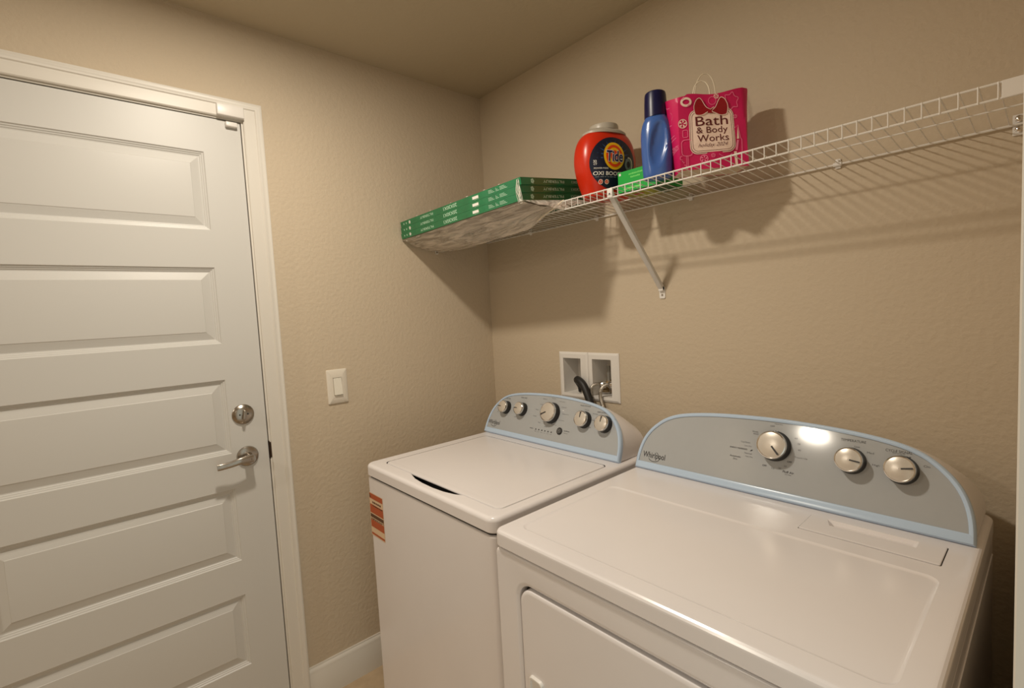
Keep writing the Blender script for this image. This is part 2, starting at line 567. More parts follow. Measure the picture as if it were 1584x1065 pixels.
# ------------------------------------------------------------------ small fittings on the left wall
t = thing('door_sensor', 'white magnetic door contact sensor at the top corner of the door frame', 'sensor', (0.012, -1.052, 2.066))
b = MB(); b.box(0.0085, 0.0245, -1.0915, -1.0135, 2.0665, 2.1025, 0.003, 3); part('sensor_body', b, M_WHITEP, t)
b = MB(); b.box(XF, 0.013, -1.067, -1.033, 2.038, 2.0535, 0.003, 3); part('magnet', b, M_WHITEP, t)

t = thing('light_switch', 'white rocker light switch on the wall right of the door', 'light switch', (0, -0.768, 1.1465))
b = MB()
oy0, oy1, oz0, oz1 = -0.8068, -0.7295, 1.082, 1.211
iy0, iy1, iz0, iz1 = -0.7845, -0.7515, 1.113, 1.180
o0 = rr(oy0, oy1, oz0, oz1, 0.004, 4); o1 = rr(oy0 + 0.0045, oy1 - 0.0045, oz0 + 0.0045, oz1 - 0.0045, 0.003, 4)
b.loft([[(0, y, z) for y, z in o0], [(0.003, y, z) for y, z in o0], [(0.0065, y, z) for y, z in o1]], False, False)
hl = rr(iy0, iy1, iz0, iz1, 0.0015, 3)
b.fill([[(0.0065, y, z) for y, z in o1], [(0.0065, y, z) for y, z in hl]])
b.loft([[(0.0065, y, z) for y, z in hl], [(0.002, y, z) for y, z in hl]], False, True, mi=0)
part('cover_plate', b, M_SWITCH, t)
b = MB()
b.loft([[(0.0025, iy0 + 0.0012, iz0 + 0.0012), (0.0025, iy1 - 0.0012, iz0 + 0.0012), (0.0025, iy1 - 0.0012, iz1 - 0.0012), (0.0025, iy0 + 0.0012, iz1 - 0.0012)],
        [(0.0135, iy0 + 0.0015, iz0 + 0.0025), (0.0135, iy1 - 0.0015, iz0 + 0.0025), (0.0072, iy1 - 0.0015, iz1 - 0.0018), (0.0072, iy0 + 0.0015, iz1 - 0.0018)]])
part('rocker', b, mat('ivory_switch_plastic', (0.80, 0.76, 0.66, 1), 0.3), t)

# ------------------------------------------------------------------ laundry outlet box and its hoses
t = thing('laundry_outlet_box', 'white recessed washing machine outlet box in the wall behind the washer', 'outlet box', (0.58, 0.0, 1.03))
def outlet_frame(x0, x1, xi0, xi1):
    zo0, zo1 = 1.030, 1.217
    b = MB()
    A = [(x0, zo0), (x1, zo0), (x1, zo1), (x0, zo1)]
    A2 = [(x0 + 0.008, zo0 + 0.008), (x1 - 0.008, zo0 + 0.008), (x1 - 0.008, zo1 - 0.008), (x0 + 0.008, zo1 - 0.008)]
    I = [(xi0, OZ0 + 0.004), (xi1, OZ0 + 0.004), (xi1, OZ1 - 0.004), (xi0, OZ1 - 0.004)]
    b.loft([[(x, 0, z) for x, z in A], [(x, -0.004, z) for x, z in A], [(x, -0.008, z) for x, z in A2], [(x, -0.006, z) for x, z in I], [(x, 0.085, z) for x, z in I]], False, True)
    return b
part('frame', outlet_frame(0.433, 0.5825, 0.4545, 0.5465), M_WHITEP, t, 20)
part('frame', outlet_frame(0.5835, 0.730, 0.6045, 0.6940), M_WHITEP, t, 20)
b = MB()
for x in (0.628, 0.668):
    b.tube([(x, 0.085, 1.085), (x, 0.035, 1.085)], 0.013, 14)
    b.lathe([(0.0155, 0), (0.0155, 0.012), (0.012, 0.014), (0.012, 0.03)], 6, 0, Matrix.Translation((x, 0.045, 1.058)))
b.tube([(0.628, 0.055, 1.098), (0.668, 0.055, 1.098)], 0.009, 12)
part('water_valve', b, M_BRASS, t)
b = MB(); b.loft([[(0.640 + dx * (1 + 0.3 * k), 0.05 + dy, z) for dx, dy in ((-0.005, -0.003), (0.005, -0.003), (0.005, 0.003), (-0.005, 0.003))] for k, z in ((0, 1.098), (0.6, 1.13), (1.2, 1.155), (0.6, 1.162))])
vl = part('valve_lever', b, M_GREYV, t); vl['label'] = 'grey upright shut-off lever'
# drain hose
t = thing('drain_hose', 'black drain hose hooked into the left opening of the outlet box', 'hose', (0.635, -0.045, 0.9))
b = MB(); b.tube(spline([(0.662, -0.060, 0.86), (0.636, -0.052, 0.99), (0.612, -0.044, 1.048), (0.585, -0.037, 1.090), (0.560, -0.032, 1.107), (0.541, -0.022, 1.109), (0.528, -0.002, 1.099), (0.524, 0.018, 1.078), (0.524, 0.024, 1.056)], 8), 0.0150, 14)
part('hose', b, M_RUBBER, t)
b = MB()
for k in range(7):
    q = Vector((0.636, -0.052, 0.99)).lerp(Vector((0.612, -0.042, 1.048)), k / 6)
    b.lathe([(0.0150, -0.0015), (0.0162, 0), (0.0150, 0.0015)], 14, 0, Matrix.Translation(q))
part('corrugation', b, M_RUBBER, t)
# supply hoses
def supply(nm, label, pts, x):
    t = thing(nm, label, 'hose', pts[-1], 0, 'braided water supply hoses')
    b = MB(); b.tube(spline(pts, 8), 0.0066, 12); part('braided_hose', b, M_BRAID, t)
    d = (Vector(pts[0]) - Vector(pts[1])).normalized()
    M = Matrix.Translation(Vector(pts[0])) @ d.to_track_quat('Z', 'Y').to_matrix().to_4x4()
    b = MB(); b.lathe([(0.0075, -0.022), (0.0125, -0.018), (0.0135, -0.012), (0.0135, 0.001), (0.011, 0.003)], 14, 0, M); part('coupling_nut', b, M_CHROME, t)
supply('supply_hose', 'braided steel water hose arching from the left valve of the outlet box', [(0.628, 0.035, 1.086), (0.622, 0.012, 1.094), (0.608, -0.012, 1.088), (0.600, -0.017, 1.060), (0.598, -0.019, 1.01), (0.598, -0.020, 0.93), (0.598, -0.020, 0.86)], 0.628)
supply('supply_hose', 'braided steel water hose arching from the right valve, nearest the dryer', [(0.672, 0.030, 1.090), (0.668, 0.006, 1.097), (0.656, -0.017, 1.084), (0.650, -0.020, 1.050), (0.668, -0.022, 1.0), (0.700, -0.022, 0.93), (0.700, -0.022, 0.86)], 0.672)

# ------------------------------------------------------------------ washer and dryer consoles
def outline(w):
    half = [(0, 0), (0.003, 0.04), (0.014, 0.075), (0.034, 0.105), (0.065, 0.131), (0.11, 0.155), (0.175, 0.1715), (0.28, 0.1825), (0.40, 0.188)]
    ctrl = [(u * w, z) for u, z in half] + [(0.5 * w, 0.1895)] + [((1 - u) * w, z) for u, z in reversed(half)]
    pts = [(p.x, p.y) for p in spline([(x, z, 0) for x, z in ctrl], 5)]
    return [pts[0]] + list(reversed(pts[1:])) if False else list(reversed(pts))   # counter-clockwise, starts bottom right
def knob(mb, M, r, ang):
    mb.lathe([(r * 1.04, 0.0), (r * 1.04, 0.003), (r * 0.99, 0.006), (r * 0.95, 0.019)], 40, 0, M)
    mb.lathe([(r * 0.95, 0.019), (r * 0.965, 0.022), (r * 0.93, 0.0265), (r * 0.87, 0.0275), (r * 0.84, 0.0265)], 40, 1, M, False)
    mb.lathe([(r * 0.84, 0.0265), (r * 0.6, 0.0285), (r * 0.3, 0.0295), (0.0005, 0.0298)], 40, 2, M, False)
    mb.box(r * 0.12, r * 0.80, -r * 0.055, r * 0.055, 0.027, 0.0302, 0.0, 1, 3, M @ Matrix.Rotation(math.radians(ang), 4, 'Z'))
def console(root, x0, y0, z0, w, k, yb, hb):
    """returns (console part, function mapping (x, z, height above panel) to a point, knob frame)"""
    th = math.atan(k)
    Mc = Matrix.Translation((x0, y0, z0)) @ Matrix.Rotation(-th, 4, 'X')
    ol = outline(w)
    def P(pts, y):
        return [Mc @ Vector((x, y, z)) for x, z in pts]
    b = MB()
    top = 0.1895
    r0 = P(inset(ol, 0.003), 0.006)
    rings = [r0]
    for i in range(1, 9):
        s = i / 8.0
        ring = []
        for (x, z), q in zip(ol, r0):
            zz = z / top
            hx = (z0 + zz * hb)
            # front rises to the arch, back drops to hb
            yy = q.y + (yb - q.y) * s
            f = s * s * (3 - 2 * s) if s < 1 else 1
            ring.append(Vector((q.x + 0.004 * (1 if x > w / 2 else -1) * min(1, s * 4) * 0, yy, q.z + (hx - q.z) * (0.35 * s + 0.65 * s * s))))
        rings.append(ring)
    b.loft(rings, True, True)
    con = part('console', b, M_WHITE, root, 40)
    b = MB()
    n = len(ol)
    def ins(side, bot):
        """inset with a wider strip along the bottom edge"""
        q = inset(ol, side)
        return [(x, max(z, bot)) for x, z in q]
    R = [P(ol, 0.009), P(ol, 0.0), P(inset(ol, 0.0012), -0.0035), P(inset(ol, 0.004), -0.006), P(ins(0.0080, 0.0185), -0.006), P(ins(0.0100, 0.0205), -0.0045), P(ins(0.0102, 0.0207), -0.0015)]
    b.loft(R, False, False)
    part('bezel', b, M_BLUE, con, 40, weld=False)
    b = MB()
    face = ins(0.0090, 0.0195)
    b.fill([P(face, -0.0025)])
    pan = part('control_panel', b, M_GREYP, con, 40, weld=False)
    def on(x, z, h=0.0):
        return Mc @ Vector((x, -0.0028 - h, z))
    KM = lambda x, z: Mc @ Matrix(((1, 0, 0, x), (0, 0, -1, -0.0025), (0, 1, 0, z), (0, 0, 0, 1)))
    return con, pan, on, KM
def wordmark(b, on, cx, cz, w):
    f = lambda x, z: on(x, z)
    text(b, 'Whirlpool', cx, cz, w, w * 0.30, f, 0.012)
    pts = []
    for i in range(15):
        a = math.radians(200 + i * 13)
        pts.append((cx + 0.01 * w + 0.27 * w * math.cos(a) * 0.9, cz - 0.06 * w + 0.15 * w * math.sin(a)))
    stroke(b, pts, w * 0.022, f)
    pts = [(cx + 0.02 * w + 0.20 * w * math.cos(math.radians(a)), cz - 0.02 * w + 0.20 * w * math.sin(math.radians(a))) for a in range(10, 80, 10)]
    stroke(b, pts, w * 0.022, f)

def lid_panel_top(b, ring_out, z_low, z_high, r, holes, mi=0):
    """rounded slab: rim rounded over the top edge, top face with holes"""
    x0, x1, y0, y1, cr = ring_out
    R = []
    R.append([(x, y, z_low) for x, y in rr(x0 + 0.003, x1 - 0.003, y0 + 0.003, y1 - 0.003, max(cr - 0.003, 0.002))])
    R.append([(x, y, z_low + 0.003) for x, y in rr(x0, x1, y0, y1, cr)])
    for i in range(5):
        a = PI / 2 * i / 4
        d = r * (1 - math.cos(a))
        R.append([(x, y, z_high - r + r * math.sin(a)) for x, y in rr(x0 + d, x1 - d, y0 + d, y1 - d, max(cr - d, 0.002))])
    b.loft(R, True, False, True, mi)
    return R[-1]

# ------------------------------------------------------------------ washer
WX0, WX1, WYF, WZ = 0.2262, 0.9209, -0.7840, 0.9016
WB = -0.095
washer = thing('washing_machine', 'white top-loading washing machine beside the light switch wall, left of the dryer', 'washing machine', ((WX0 + WX1) / 2, (WYF + WB) / 2, 0))
b = MB()
R = []
cab = (WX0 + 0.003, WX1 - 0.003, WYF + 0.003, WB)
for z, d in ((0.012, 0.004), (0.016, 0.0), (0.850, 0.0), (0.8535, 0.0012), (0.8555, 0.004)):
    R.append([(x, y, z) for x, y in rr(cab[0] + d, cab[1] - d, cab[2] + d, cab[3] - d, 0.020 - d * 0.5, 6)])
b.loft(R)
weighted(part('cabinet', b, M_WHITE, washer))
for fx in (WX0 + 0.05, WX1 - 0.05):
    for fy in (WYF + 0.05, WB - 0.05):
        b = MB(); b.lathe([(0.02, 0), (0.02, 0.008), (0.008, 0.010), (0.008, 0.013)], 16, 0, Matrix.Translation((fx, fy, 0))); part('leveling_foot', b, M_BLACK, washer)
b = MB()
top = lid_panel_top(b, (WX0, WX1, WYF, WB, 0.030), 0.8620, WZ, 0.012, None)
LX0, LX1, LY0, LY1 = 0.283, 0.8835, -0.7340, -0.2960
hole = rr(LX0 - 0.0026, LX1 + 0.0026, LY0 - 0.003, LY1 + 0.002, 0.020, 6)
# scooped finger notch along the front of the lid opening
notch = [(0.455, -0.736), (0.478, -0.743), (0.510, -0.7525), (0.56, -0.7585), (0.62, -0.7600), (0.67, -0.7565), (0.71, -0.7475), (0.735, -0.736)]
hole2 = []
for i, p in enumerate(hole):
    hole2.append(p)
    if i == 20:     # last point of the bottom-left corner: continue along the front edge
        hole2 += notch
b.fill([top, [(x, y, WZ) for x, y in hole2]])
b.loft([[(x, y, WZ) for x, y in hole2], [(x, y, WZ - 0.022) for x, y in hole2]], False, True, True, 1)
weighted(part('top_frame', b, [M_WHITE, mat('dark_lid_well', (0.05, 0.047, 0.044, 1), 0.5)], washer))
b = MB()
R = [[(x, y, z) for x, y in rr(LX0 + d, LX1 - d, LY0 + d, LY1 - d, 0.018, 6)] for z, d in ((WZ - 0.004, 0.0), (WZ - 0.002, 0.0), (WZ + 0.0006, 0.0015), (WZ + 0.0012, 0.005))]
R += [[(x, y, z) for x, y in rr(LX0 + d, LX1 - d, LY0 + d, LY1 - d, 0.018, 6)] for z, d in ((WZ + 0.0012, 0.020), (WZ + 0.0004, 0.028))]
b.loft(R)
weighted(part('lid', b, M_WHITE, washer, 20))
b = MB(); b.loft([[(x, y, z) for x, y in rr(WX0 + 0.008, WX1 - 0.008, WYF + 0.008, WB - 0.005, 0.024)] for z in (0.853, 0.8635)]); part('painted_gap_shade', b, M_DARK, washer)  # dark slab painted in as the shade of the gap under the top
con, pan, on, KM = console(washer, 0.2253, -0.2554, WZ + 0.0008, 0.674, 0.42, -0.10, 0.115)
b = MB()
tx = lambda s, x, z, w, h=0.0042, bold=0.0, mi=0: text(b, s, x, z, w, h, lambda p, q: on(p, q), bold, 0, mi)
wordmark(b, on, 0.048, 0.043, 0.070)
for s, x, z, w in (('LOAD SIZE', 0.098, 0.1490, 0.030), ('WASH TEMP', 0.188, 0.161, 0.034), ('WASH OPTIONS', 0.497, 0.163, 0.045), ('FABRIC SOFTENER', 0.572, 0.1490, 0.038)):
    tx(s, x, z, w, 0.0045, 0.0)
for s, x, z, w in (('Delicates', 0.301, 0.168, 0.021), ('Normal', 0.345, 0.174, 0.018), ('Heavy Duty', 0.388, 0.166, 0.026), ('Casual', 0.402, 0.147, 0.022), ('Bulky Items', 0.417, 0.123, 0.030), ('Drain & Spin', 0.403, 0.099, 0.026), ('Rinse & Spin', 0.374, 0.079, 0.026),
                   ('Soak', 0.336, 0.067, 0.014), ('Clean', 0.298, 0.078, 0.012), ('Towels', 0.268, 0.099, 0.017), ('Whites', 0.272, 0.124, 0.015), ('Colors', 0.290, 0.146, 0.015),
                   ('Presoak', 0.508, 0.150, 0.018), ('Extra Rinse', 0.546, 0.141, 0.022), ('Both', 0.543, 0.119, 0.011), ('Off', 0.534, 0.093, 0.010), ('No', 0.606, 0.145, 0.010), ('Yes', 0.625, 0.134, 0.010), ('Cold', 0.055, 0.090, 0.010), ('Auto', 0.163, 0.082, 0.012)):
    tx(s, x, z, w, 0.0034, 0.0, 1)
tx('SENSING', 0.266, 0.052, 0.018, 0.0034, 0.004)
for i in range(6):
    x = 0.289 + i * 0.0158
    polyshape(b, [(x - 0.0026, 0.0490), (x + 0.0026, 0.0490), (x + 0.0026, 0.0535), (x - 0.0026, 0.0535)], lambda p, q: on(p, q))
    tx('Fill Wash Rinse Spin Done Lock'.split()[i], x, 0.0435, 0.0085, 0.0025, 0, 1)
tx('Start/Pause', 0.438, 0.0655, 0.026, 0.0040, 0.012)
tx('Hold 3 sec', 0.436, 0.0575, 0.018, 0.0028, 0, 1)
add_print(pan, b, [M_INK, M_INKG])
b = MB(); b.lathe([(0.0128, -0.001), (0.0128, 0.002), (0.0105, 0.003), (0.0, 0.0032)], 28, 0, KM(0.406, 0.061))
disc(b, 0.406, 0.061, 0.0075, 0.0075, lambda p, q: on(p, q, 0.0036), 1, 24, 1, 0.0062, 0.0062)
polyshape(b, [(0.404, 0.058), (0.410, 0.061), (0.404, 0.064)], lambda p, q: on(p, q, 0.0036), 1)
part('start_button', b, [M_BLACK, mat('grey_button_print', (0.3, 0.3, 0.3, 1), 0.5)], con)
for x, z, r, a in ((0.1010, 0.112, 0.0255, 180), (0.1945, 0.115, 0.0255, 180), (0.3505, 0.1195, 0.0375, 205), (0.5060, 0.115, 0.0282, 92), (0.5935, 0.1115, 0.0275, 88)):
    b = MB(); knob(b, KM(x, z), r, a)
    part('knob', b, [M_BLACK, M_CHROME, M_KNOB, M_INK], con)
# warranty sticker on the front of the washer
t = b = MB()
yq = WYF + 0.0026
fn = lambda d: (lambda x, z: Vector((x, yq - d, z)))
polyshape(b, [(0.240, 0.652), (0.338, 0.652), (0.338, 0.803), (0.240, 0.803)], fn(0.0), 0)
for z0, z1, mi in ((0.783, 0.801, 1), (0.733, 0.763, 1), (0.683, 0.7085, 1), (0.656, 0.663, 1), (0.717, 0.729, 2)):
    polyshape(b, [(0.242, z0), (0.336, z0), (0.336, z1), (0.242, z1)], fn(0.0003), mi)
random.seed(3)
for z, h, mi in ((0.772, 0.006, 2), (0.760, 0.0035, 2), (0.7135, 0.002, 2), (0.7105, 0.002, 2)):
    x = 0.262 if z > 0.75 else 0.245
    while x < 0.325:
        l = random.uniform(0.006, 0.014)
        polyshape(b, [(x, z - h / 2), (x + l, z - h / 2), (x + l, z + h / 2), (x, z + h / 2)], fn(0.0006), mi)
        x += l + 0.003
polyshape(b, [(0.2425, 0.786), (0.254, 0.786), (0.2425, 0.800)], fn(0.0006), 2)
w_ = flat('warning_label', b, [M_CREAM, M_ORANGE, M_BROWNINK], washer); w_['label'] = 'orange and cream warning sticker'

# ------------------------------------------------------------------ dryer
DX0, DX1, DYF, DZ = 0.9872, 1.7240, -0.8392, 0.9225
DB = -0.10
dryer = thing('clothes_dryer', 'white front-loading clothes dryer at the right, nearest the camera', 'clothes dryer', ((DX0 + DX1) / 2, (DYF + DB) / 2, 0))
b = MB()
cx0, cx1, cz0, cz1 = DX0 + 0.002, DX1 - 0.002, 0.012, 0.8815
fy = DYF + 0.004
R = [[(x, DB, z) for x, z in rr(cx0, cx1, cz0, cz1, 0.006)]]
for i in range(5):
    a = PI / 2 * i / 4
    d = 0.005 * (1 - math.cos(a))
    R.append([(x, fy + 0.005 - 0.005 * math.sin(a), z) for x, z in rr(cx0 + d, cx1 - d, cz0 + d, cz1 - d, 0.012)])
b.loft(R, True, False)
ox0, ox1, oz0, oz1 = 1.0590, 1.6520, 0.190, 0.8235
H0 = rr(ox0 - 0.012, ox1 + 0.012, oz0 - 0.012, oz1 + 0.012, 0.045, 8)
b.fill([R[-1], [(x, fy, z) for x, z in H0]])
H = [[(x, fy, z) for x, z in H0]]
for y, d in ((fy + 0.0015, 0.005), (fy + 0.005, 0.010), (fy + 0.022, 0.012)):
    H.append([(x, y, z) for x, z in rr(ox0 - 0.012 + d, ox1 + 0.012 - d, oz0 - 0.012 + d, oz1 + 0.012 - d, 0.045 - d, 8)])
b.loft(H, False, False)
b.fill([H[-1]], 1)
# pressed step along the side panels
b.box(cx1 - 0.001, cx1 + 0.0015, DYF + 0.05, DB - 0.01, 0.05, 0.842, 0.001, 1)
weighted(part('cabinet', b, [M_WHITE, M_DARK], dryer))
for fx in (DX0 + 0.05, DX1 - 0.05):
    for fyy in (DYF + 0.06, DB - 0.05):
        b = MB(); b.lathe([(0.02, 0), (0.02, 0.008), (0.008, 0.010), (0.008, 0.013)], 16, 0, Matrix.Translation((fx, fyy, 0))); part('leveling_foot', b, M_BLACK, dryer)
b = MB()
R = []
for y, d in ((fy + 0.018, 0.002), (fy + 0.004, 0.002), (fy + 0.001, 0.0032), (fy - 0.0005, 0.006), (fy - 0.001, 0.010)):
    R.append([(x, y, z) for x, z in rr(ox0 + 0.002 + d, ox1 - 0.002 - d, oz0 + 0.002 + d, oz1 - 0.002 - d, 0.036 - d * 0.8, 8)])
b.loft(R)
dd = weighted(part('door', b, M_WHITE, dryer))
b = MB()
hx0, hx1, hz0, hz1 = 1.0835, 1.1230, 0.470, 0.6385
R = [[(x, y, z) for x, z in rr(hx0 + d, hx1 - d, hz0 + d, hz1 - d, 0.009, 5)] for y, d in ((fy - 0.0005, 0.0), (fy - 0.005, 0.0005), (fy - 0.0072, 0.002), (fy - 0.0072, 0.005), (fy - 0.0035, 0.0065))]
b.loft(R)
part('handle', b, M_WHITEP, dd)
# top panel with a shallow pressed field and the lint screen opening
b = MB()
top = lid_panel_top(b, (DX0, DX1, DYF, DB, 0.022), 0.8860, DZ, 0.010, None)
PF = (1.026, 1.6860, -0.795, -0.464)
f0 = [(x, y, DZ) for x, y in rr(*PF, 0.022, 6)]
lx0, lx1, ly0, ly1 = 1.4580, 1.6805, -0.4205, -0.3335
lh = rr(lx0, lx1, ly0, ly1, 0.004, 3)
b.fill([top, f0, [(x, y, DZ) for x, y in lh]])
f1 = [(x, y, DZ - 0.0014) for x, y in rr(PF[0] + 0.003, PF[1] - 0.003, PF[2] + 0.003, PF[3] - 0.003, 0.020, 6)]
f2 = [(x, y, DZ - 0.0030) for x, y in rr(PF[0] + 0.008, PF[1] - 0.008, PF[2] + 0.008, PF[3] - 0.008, 0.016, 6)]
b.loft([f0, f1, f2], False, True)
b.loft([[(x, y, DZ) for x, y in lh], [(x, y, DZ - 0.012) for x, y in lh]], False, True, True, 1)
weighted(part('top_panel', b, [M_WHITE, M_DARK], dryer, 20))
b = MB()
e = 0.0014
l0 = rr(lx0 + e, lx1 - e, ly0 + e, ly1 - e, 0.003, 3)
l1 = rr(lx0 + e + 0.001, lx1 - e - 0.001, ly0 + e + 0.001, ly1 - e - 0.001, 0.003, 3)
sc = [(1.502, -0.3730), (1.640, -0.3730), (1.640, -0.3430), (1.490, -0.3430)]
sc2 = [(1.507, -0.3560), (1.632, -0.3560), (1.632, -0.3460), (1.497, -0.3460)]
b.loft([[(x, y, DZ - 0.008) for x, y in l0], [(x, y, DZ + 0.0014) for x, y in l0], [(x, y, DZ + 0.0022) for x, y in l1]], True, False)
b.fill([[(x, y, DZ + 0.0022) for x, y in l1], [(x, y, DZ + 0.0022) for x, y in sc]])
b.loft([[(x, y, DZ + 0.0022) for x, y in sc], [(x, y, DZ - 0.0055) for x, y in sc2]], False, True)
weighted(part('lint_screen_cover', b, M_WHITE, dryer, 20))
b = MB(); b.loft([[(x, y, z) for x, y in rr(DX0 + 0.008, DX1 - 0.008, DYF + 0.010, DB - 0.005, 0.016)] for z in (0.880, 0.888)]); part('painted_gap_shade', b, M_DARK, dryer)  # near-black slab, painted shade between top panel and cabinet
con, pan, on, KM = console(dryer, 0.9909, -0.3015, DZ + 0.0008, 0.7234, 0.35, -0.10, 0.115)
b = MB()
wordmark(b, on, 0.056, 0.0395, 0.070)
for s, x, z, w in (('TEMPERATURE', 0.524, 0.1605, 0.046), ('CYCLE SIGNAL', 0.603, 0.1515, 0.044)):
    tx(s, x, z, w, 0.0052, 0.0)
tx('End of Cycle', 0.603, 0.1470, 0.020, 0.0026, 0, 1)
for s, x, z, w, h, bo, mi in (('Low', 0.532, 0.149, 0.010, 0.0042, 0, 1), ('Med', 0.556, 0.140, 0.012, 0.0042, 0.0, 1), ('High', 0.567, 0.116, 0.013, 0.0045, 0.004, 1), ('Off', 0.6185, 0.1420, 0.009, 0.0044, 0.008, 0), ('On', 0.648, 0.130, 0.010, 0.0044, 0.006, 1),
                              ('Wrinkle', 0.321, 0.1500, 0.014, 0.0036, 0.004, 1), ('Shield', 0.323, 0.1450, 0.012, 0.0036, 0.004, 1), ('Cool Down', 0.301, 0.121, 0.022, 0.0036, 0, 1), ('Less Dry', 0.308, 0.112, 0.017, 0.0036, 0, 1), ('ENERGY PREFERRED', 0.286, 0.1035, 0.043, 0.0034, 0.014, 0),
                              ('Normal', 0.310, 0.0945, 0.017, 0.0036, 0, 1), ('Very Dry', 0.313, 0.0865, 0.018, 0.0036, 0, 1), ('Automatic', 0.280, 0.0825, 0.027, 0.0042, 0.008, 0), ('Dry', 0.281, 0.0755, 0.010, 0.0046, 0.008, 0), ('Timed Dry', 0.372, 0.1750, 0.018, 0.0036, 0, 1), ('OFF', 0.359, 0.1690, 0.010, 0.0036, 0.006, 1),
                              ('60', 0.413, 0.148, 0.006, 0.0038, 0, 1), ('50', 0.420, 0.136, 0.006, 0.0038, 0, 1), ('40', 0.422, 0.122, 0.006, 0.0038, 0, 1), ('Touch Up', 0.427, 0.1045, 0.027, 0.0040, 0, 1), ('OFF', 0.404, 0.0915, 0.010, 0.0042, 0.014, 0), ('20', 0.396, 0.080, 0.006, 0.0038, 0, 1), ('30', 0.385, 0.073, 0.006, 0.0038, 0, 1),
                              ('10', 0.370, 0.070, 0.006, 0.0038, 0, 1), ('OFF', 0.351, 0.073, 0.010, 0.0042, 0.014, 0), ('Fluff Air', 0.404, 0.0675, 0.024, 0.0052, 0.012, 0), ('No Heat', 0.404, 0.0620, 0.014, 0.0026, 0, 1)):
    tx(s, x, z, w, h, bo, mi)
polyshape(b, [(0.3135, 0.1005), (0.318, 0.1015), (0.3205, 0.1050), (0.3165, 0.1045)], lambda p, q: on(p, q))
add_print(pan, b, [M_INK, M_INKG])
for x, z, r, a in ((0.3690, 0.1228, 0.0345, -48), (0.5230, 0.1175, 0.0270, -6), (0.6095, 0.1155, 0.0275, 12)):
    b = MB(); knob(b, KM(x, z), r, a)
    part('knob', b, [M_BLACK, M_CHROME, M_KNOB, M_INK], con)

# ------------------------------------------------------------------ ventilated wire shelf
LX, LY, LZ, LH = 0.7666, -0.2695, 1.7400, 0.0265
BZ = 1.7215
def lz(x):
    return LZ - (0.012 * (0.75 - x) / 0.75 if x < 0.75 else 0.0)
def bz(x):
    return BZ - (0.004 * (0.75 - x) / 0.75 if x < 0.75 else 0.0)
def deck(x, y):
    t = (y + 0.008) / (LY + 0.008)
    return bz(x) + (lz(x) - bz(x)) * t
shelf = thing('wire_shelf', 'white ventilated wire shelf running along the back wall', 'shelf', (0.89, -0.008, BZ))
b = MB()
i = -30
while LX + 0.0254 * i < XR - 0.006:
    x = LX + 0.0254 * i
    if x > 0.006:
        pts = [(x, -0.006, bz(x) + 0.0026), (x, -0.135, deck(x, -0.135) + 0.0026), (x, LY + 0.003, lz(x) + 0.0026), (x, LY - 0.0018, lz(x) + 0.0012), (x, LY - 0.0022, lz(x) - 0.003), (x, LY - 0.0022, lz(x) - LH - 0.002)]
        b.tube(pts, 0.00125, 6)
    i += 1
part('deck_wires', b, M_WHITEM, shelf)
for dz in (0.0, LH):
    b = MB(); b.tube([(0.004, LY, lz(0) - dz), (0.75, LY, LZ - dz), (XR - 0.002, LY, LZ - dz)], 0.0022, 8); part('front_rail', b, M_WHITEM, shelf)
b = MB(); b.tube([(0.004, -0.0075, bz(0)), (0.75, -0.0075, BZ), (XR - 0.002, -0.0075, BZ)], 0.0024, 8); part('back_rail', b, M_WHITEM, shelf)
b = MB(); b.tube([(0.004, -0.132, deck(0, -0.132) - 0.001), (0.75, -0.132, deck(0.75, -0.132) - 0.001), (XR - 0.002, -0.132, deck(1, -0.132) - 0.001)], 0.0016, 8); part('support_rail', b, M_WHITEM, shelf)
b = MB(); b.box(1.7360, XR - 0.001, LY - 0.0045, LY - 0.0025, LZ - LH - 0.002, LZ + 0.0015, 0.0006, 1); part('end_cap', b, M_WHITEP, shelf)
def clip(x):
    b = MB()
    b.box(x - 0.006, x + 0.006, -0.005, -0.0005, BZ - 0.010, BZ + 0.014, 0.0015, 2)
    b.tube([(x - 0.009, -0.0075, BZ), (x + 0.009, -0.0075, BZ)], 0.0052, 10)
    b.box(x - 0.003, x + 0.003, -0.011, -0.004, BZ + 0.002, BZ + 0.011, 0.001, 1)
    part('wall_clip', b, M_WHITEP, shelf)
for x in (0.30, 0.655, 1.0268, 1.4263):
    clip(x)
b = MB(); b.box(1.7365, XR - 0.0005, -0.0045, -0.0002, 1.700, 1.742, 0.001, 1); eb = part('end_bracket', b, M_WHITEP, shelf)
for z in (1.7326, 1.7118):
    b = MB(); b.lathe([(0.0072, 0), (0.0068, 0.003), (0.004, 0.005), (0.002, 0.0052), (0.0018, 0.0035), (0.0, 0.0035)], 20, 0, Matrix(((1, 0, 0, 1.7465), (0, 0, -1, -0.0045), (0, 1, 0, z), (0, 0, 0, 1)))); part('screw', b, M_CHROME, eb)
b = MB(); b.box(0.0003, 0.0035, -0.294, -0.280, 1.657, 1.671, 0.001, 1); b.lathe([(0.0045, 0.0), (0.003, 0.003), (0.0, 0.003)], 12, 1, face_x(0.0035, -0.287, 1.664)); part('end_bracket', b, [M_WHITEP, M_NICKEL], shelf)
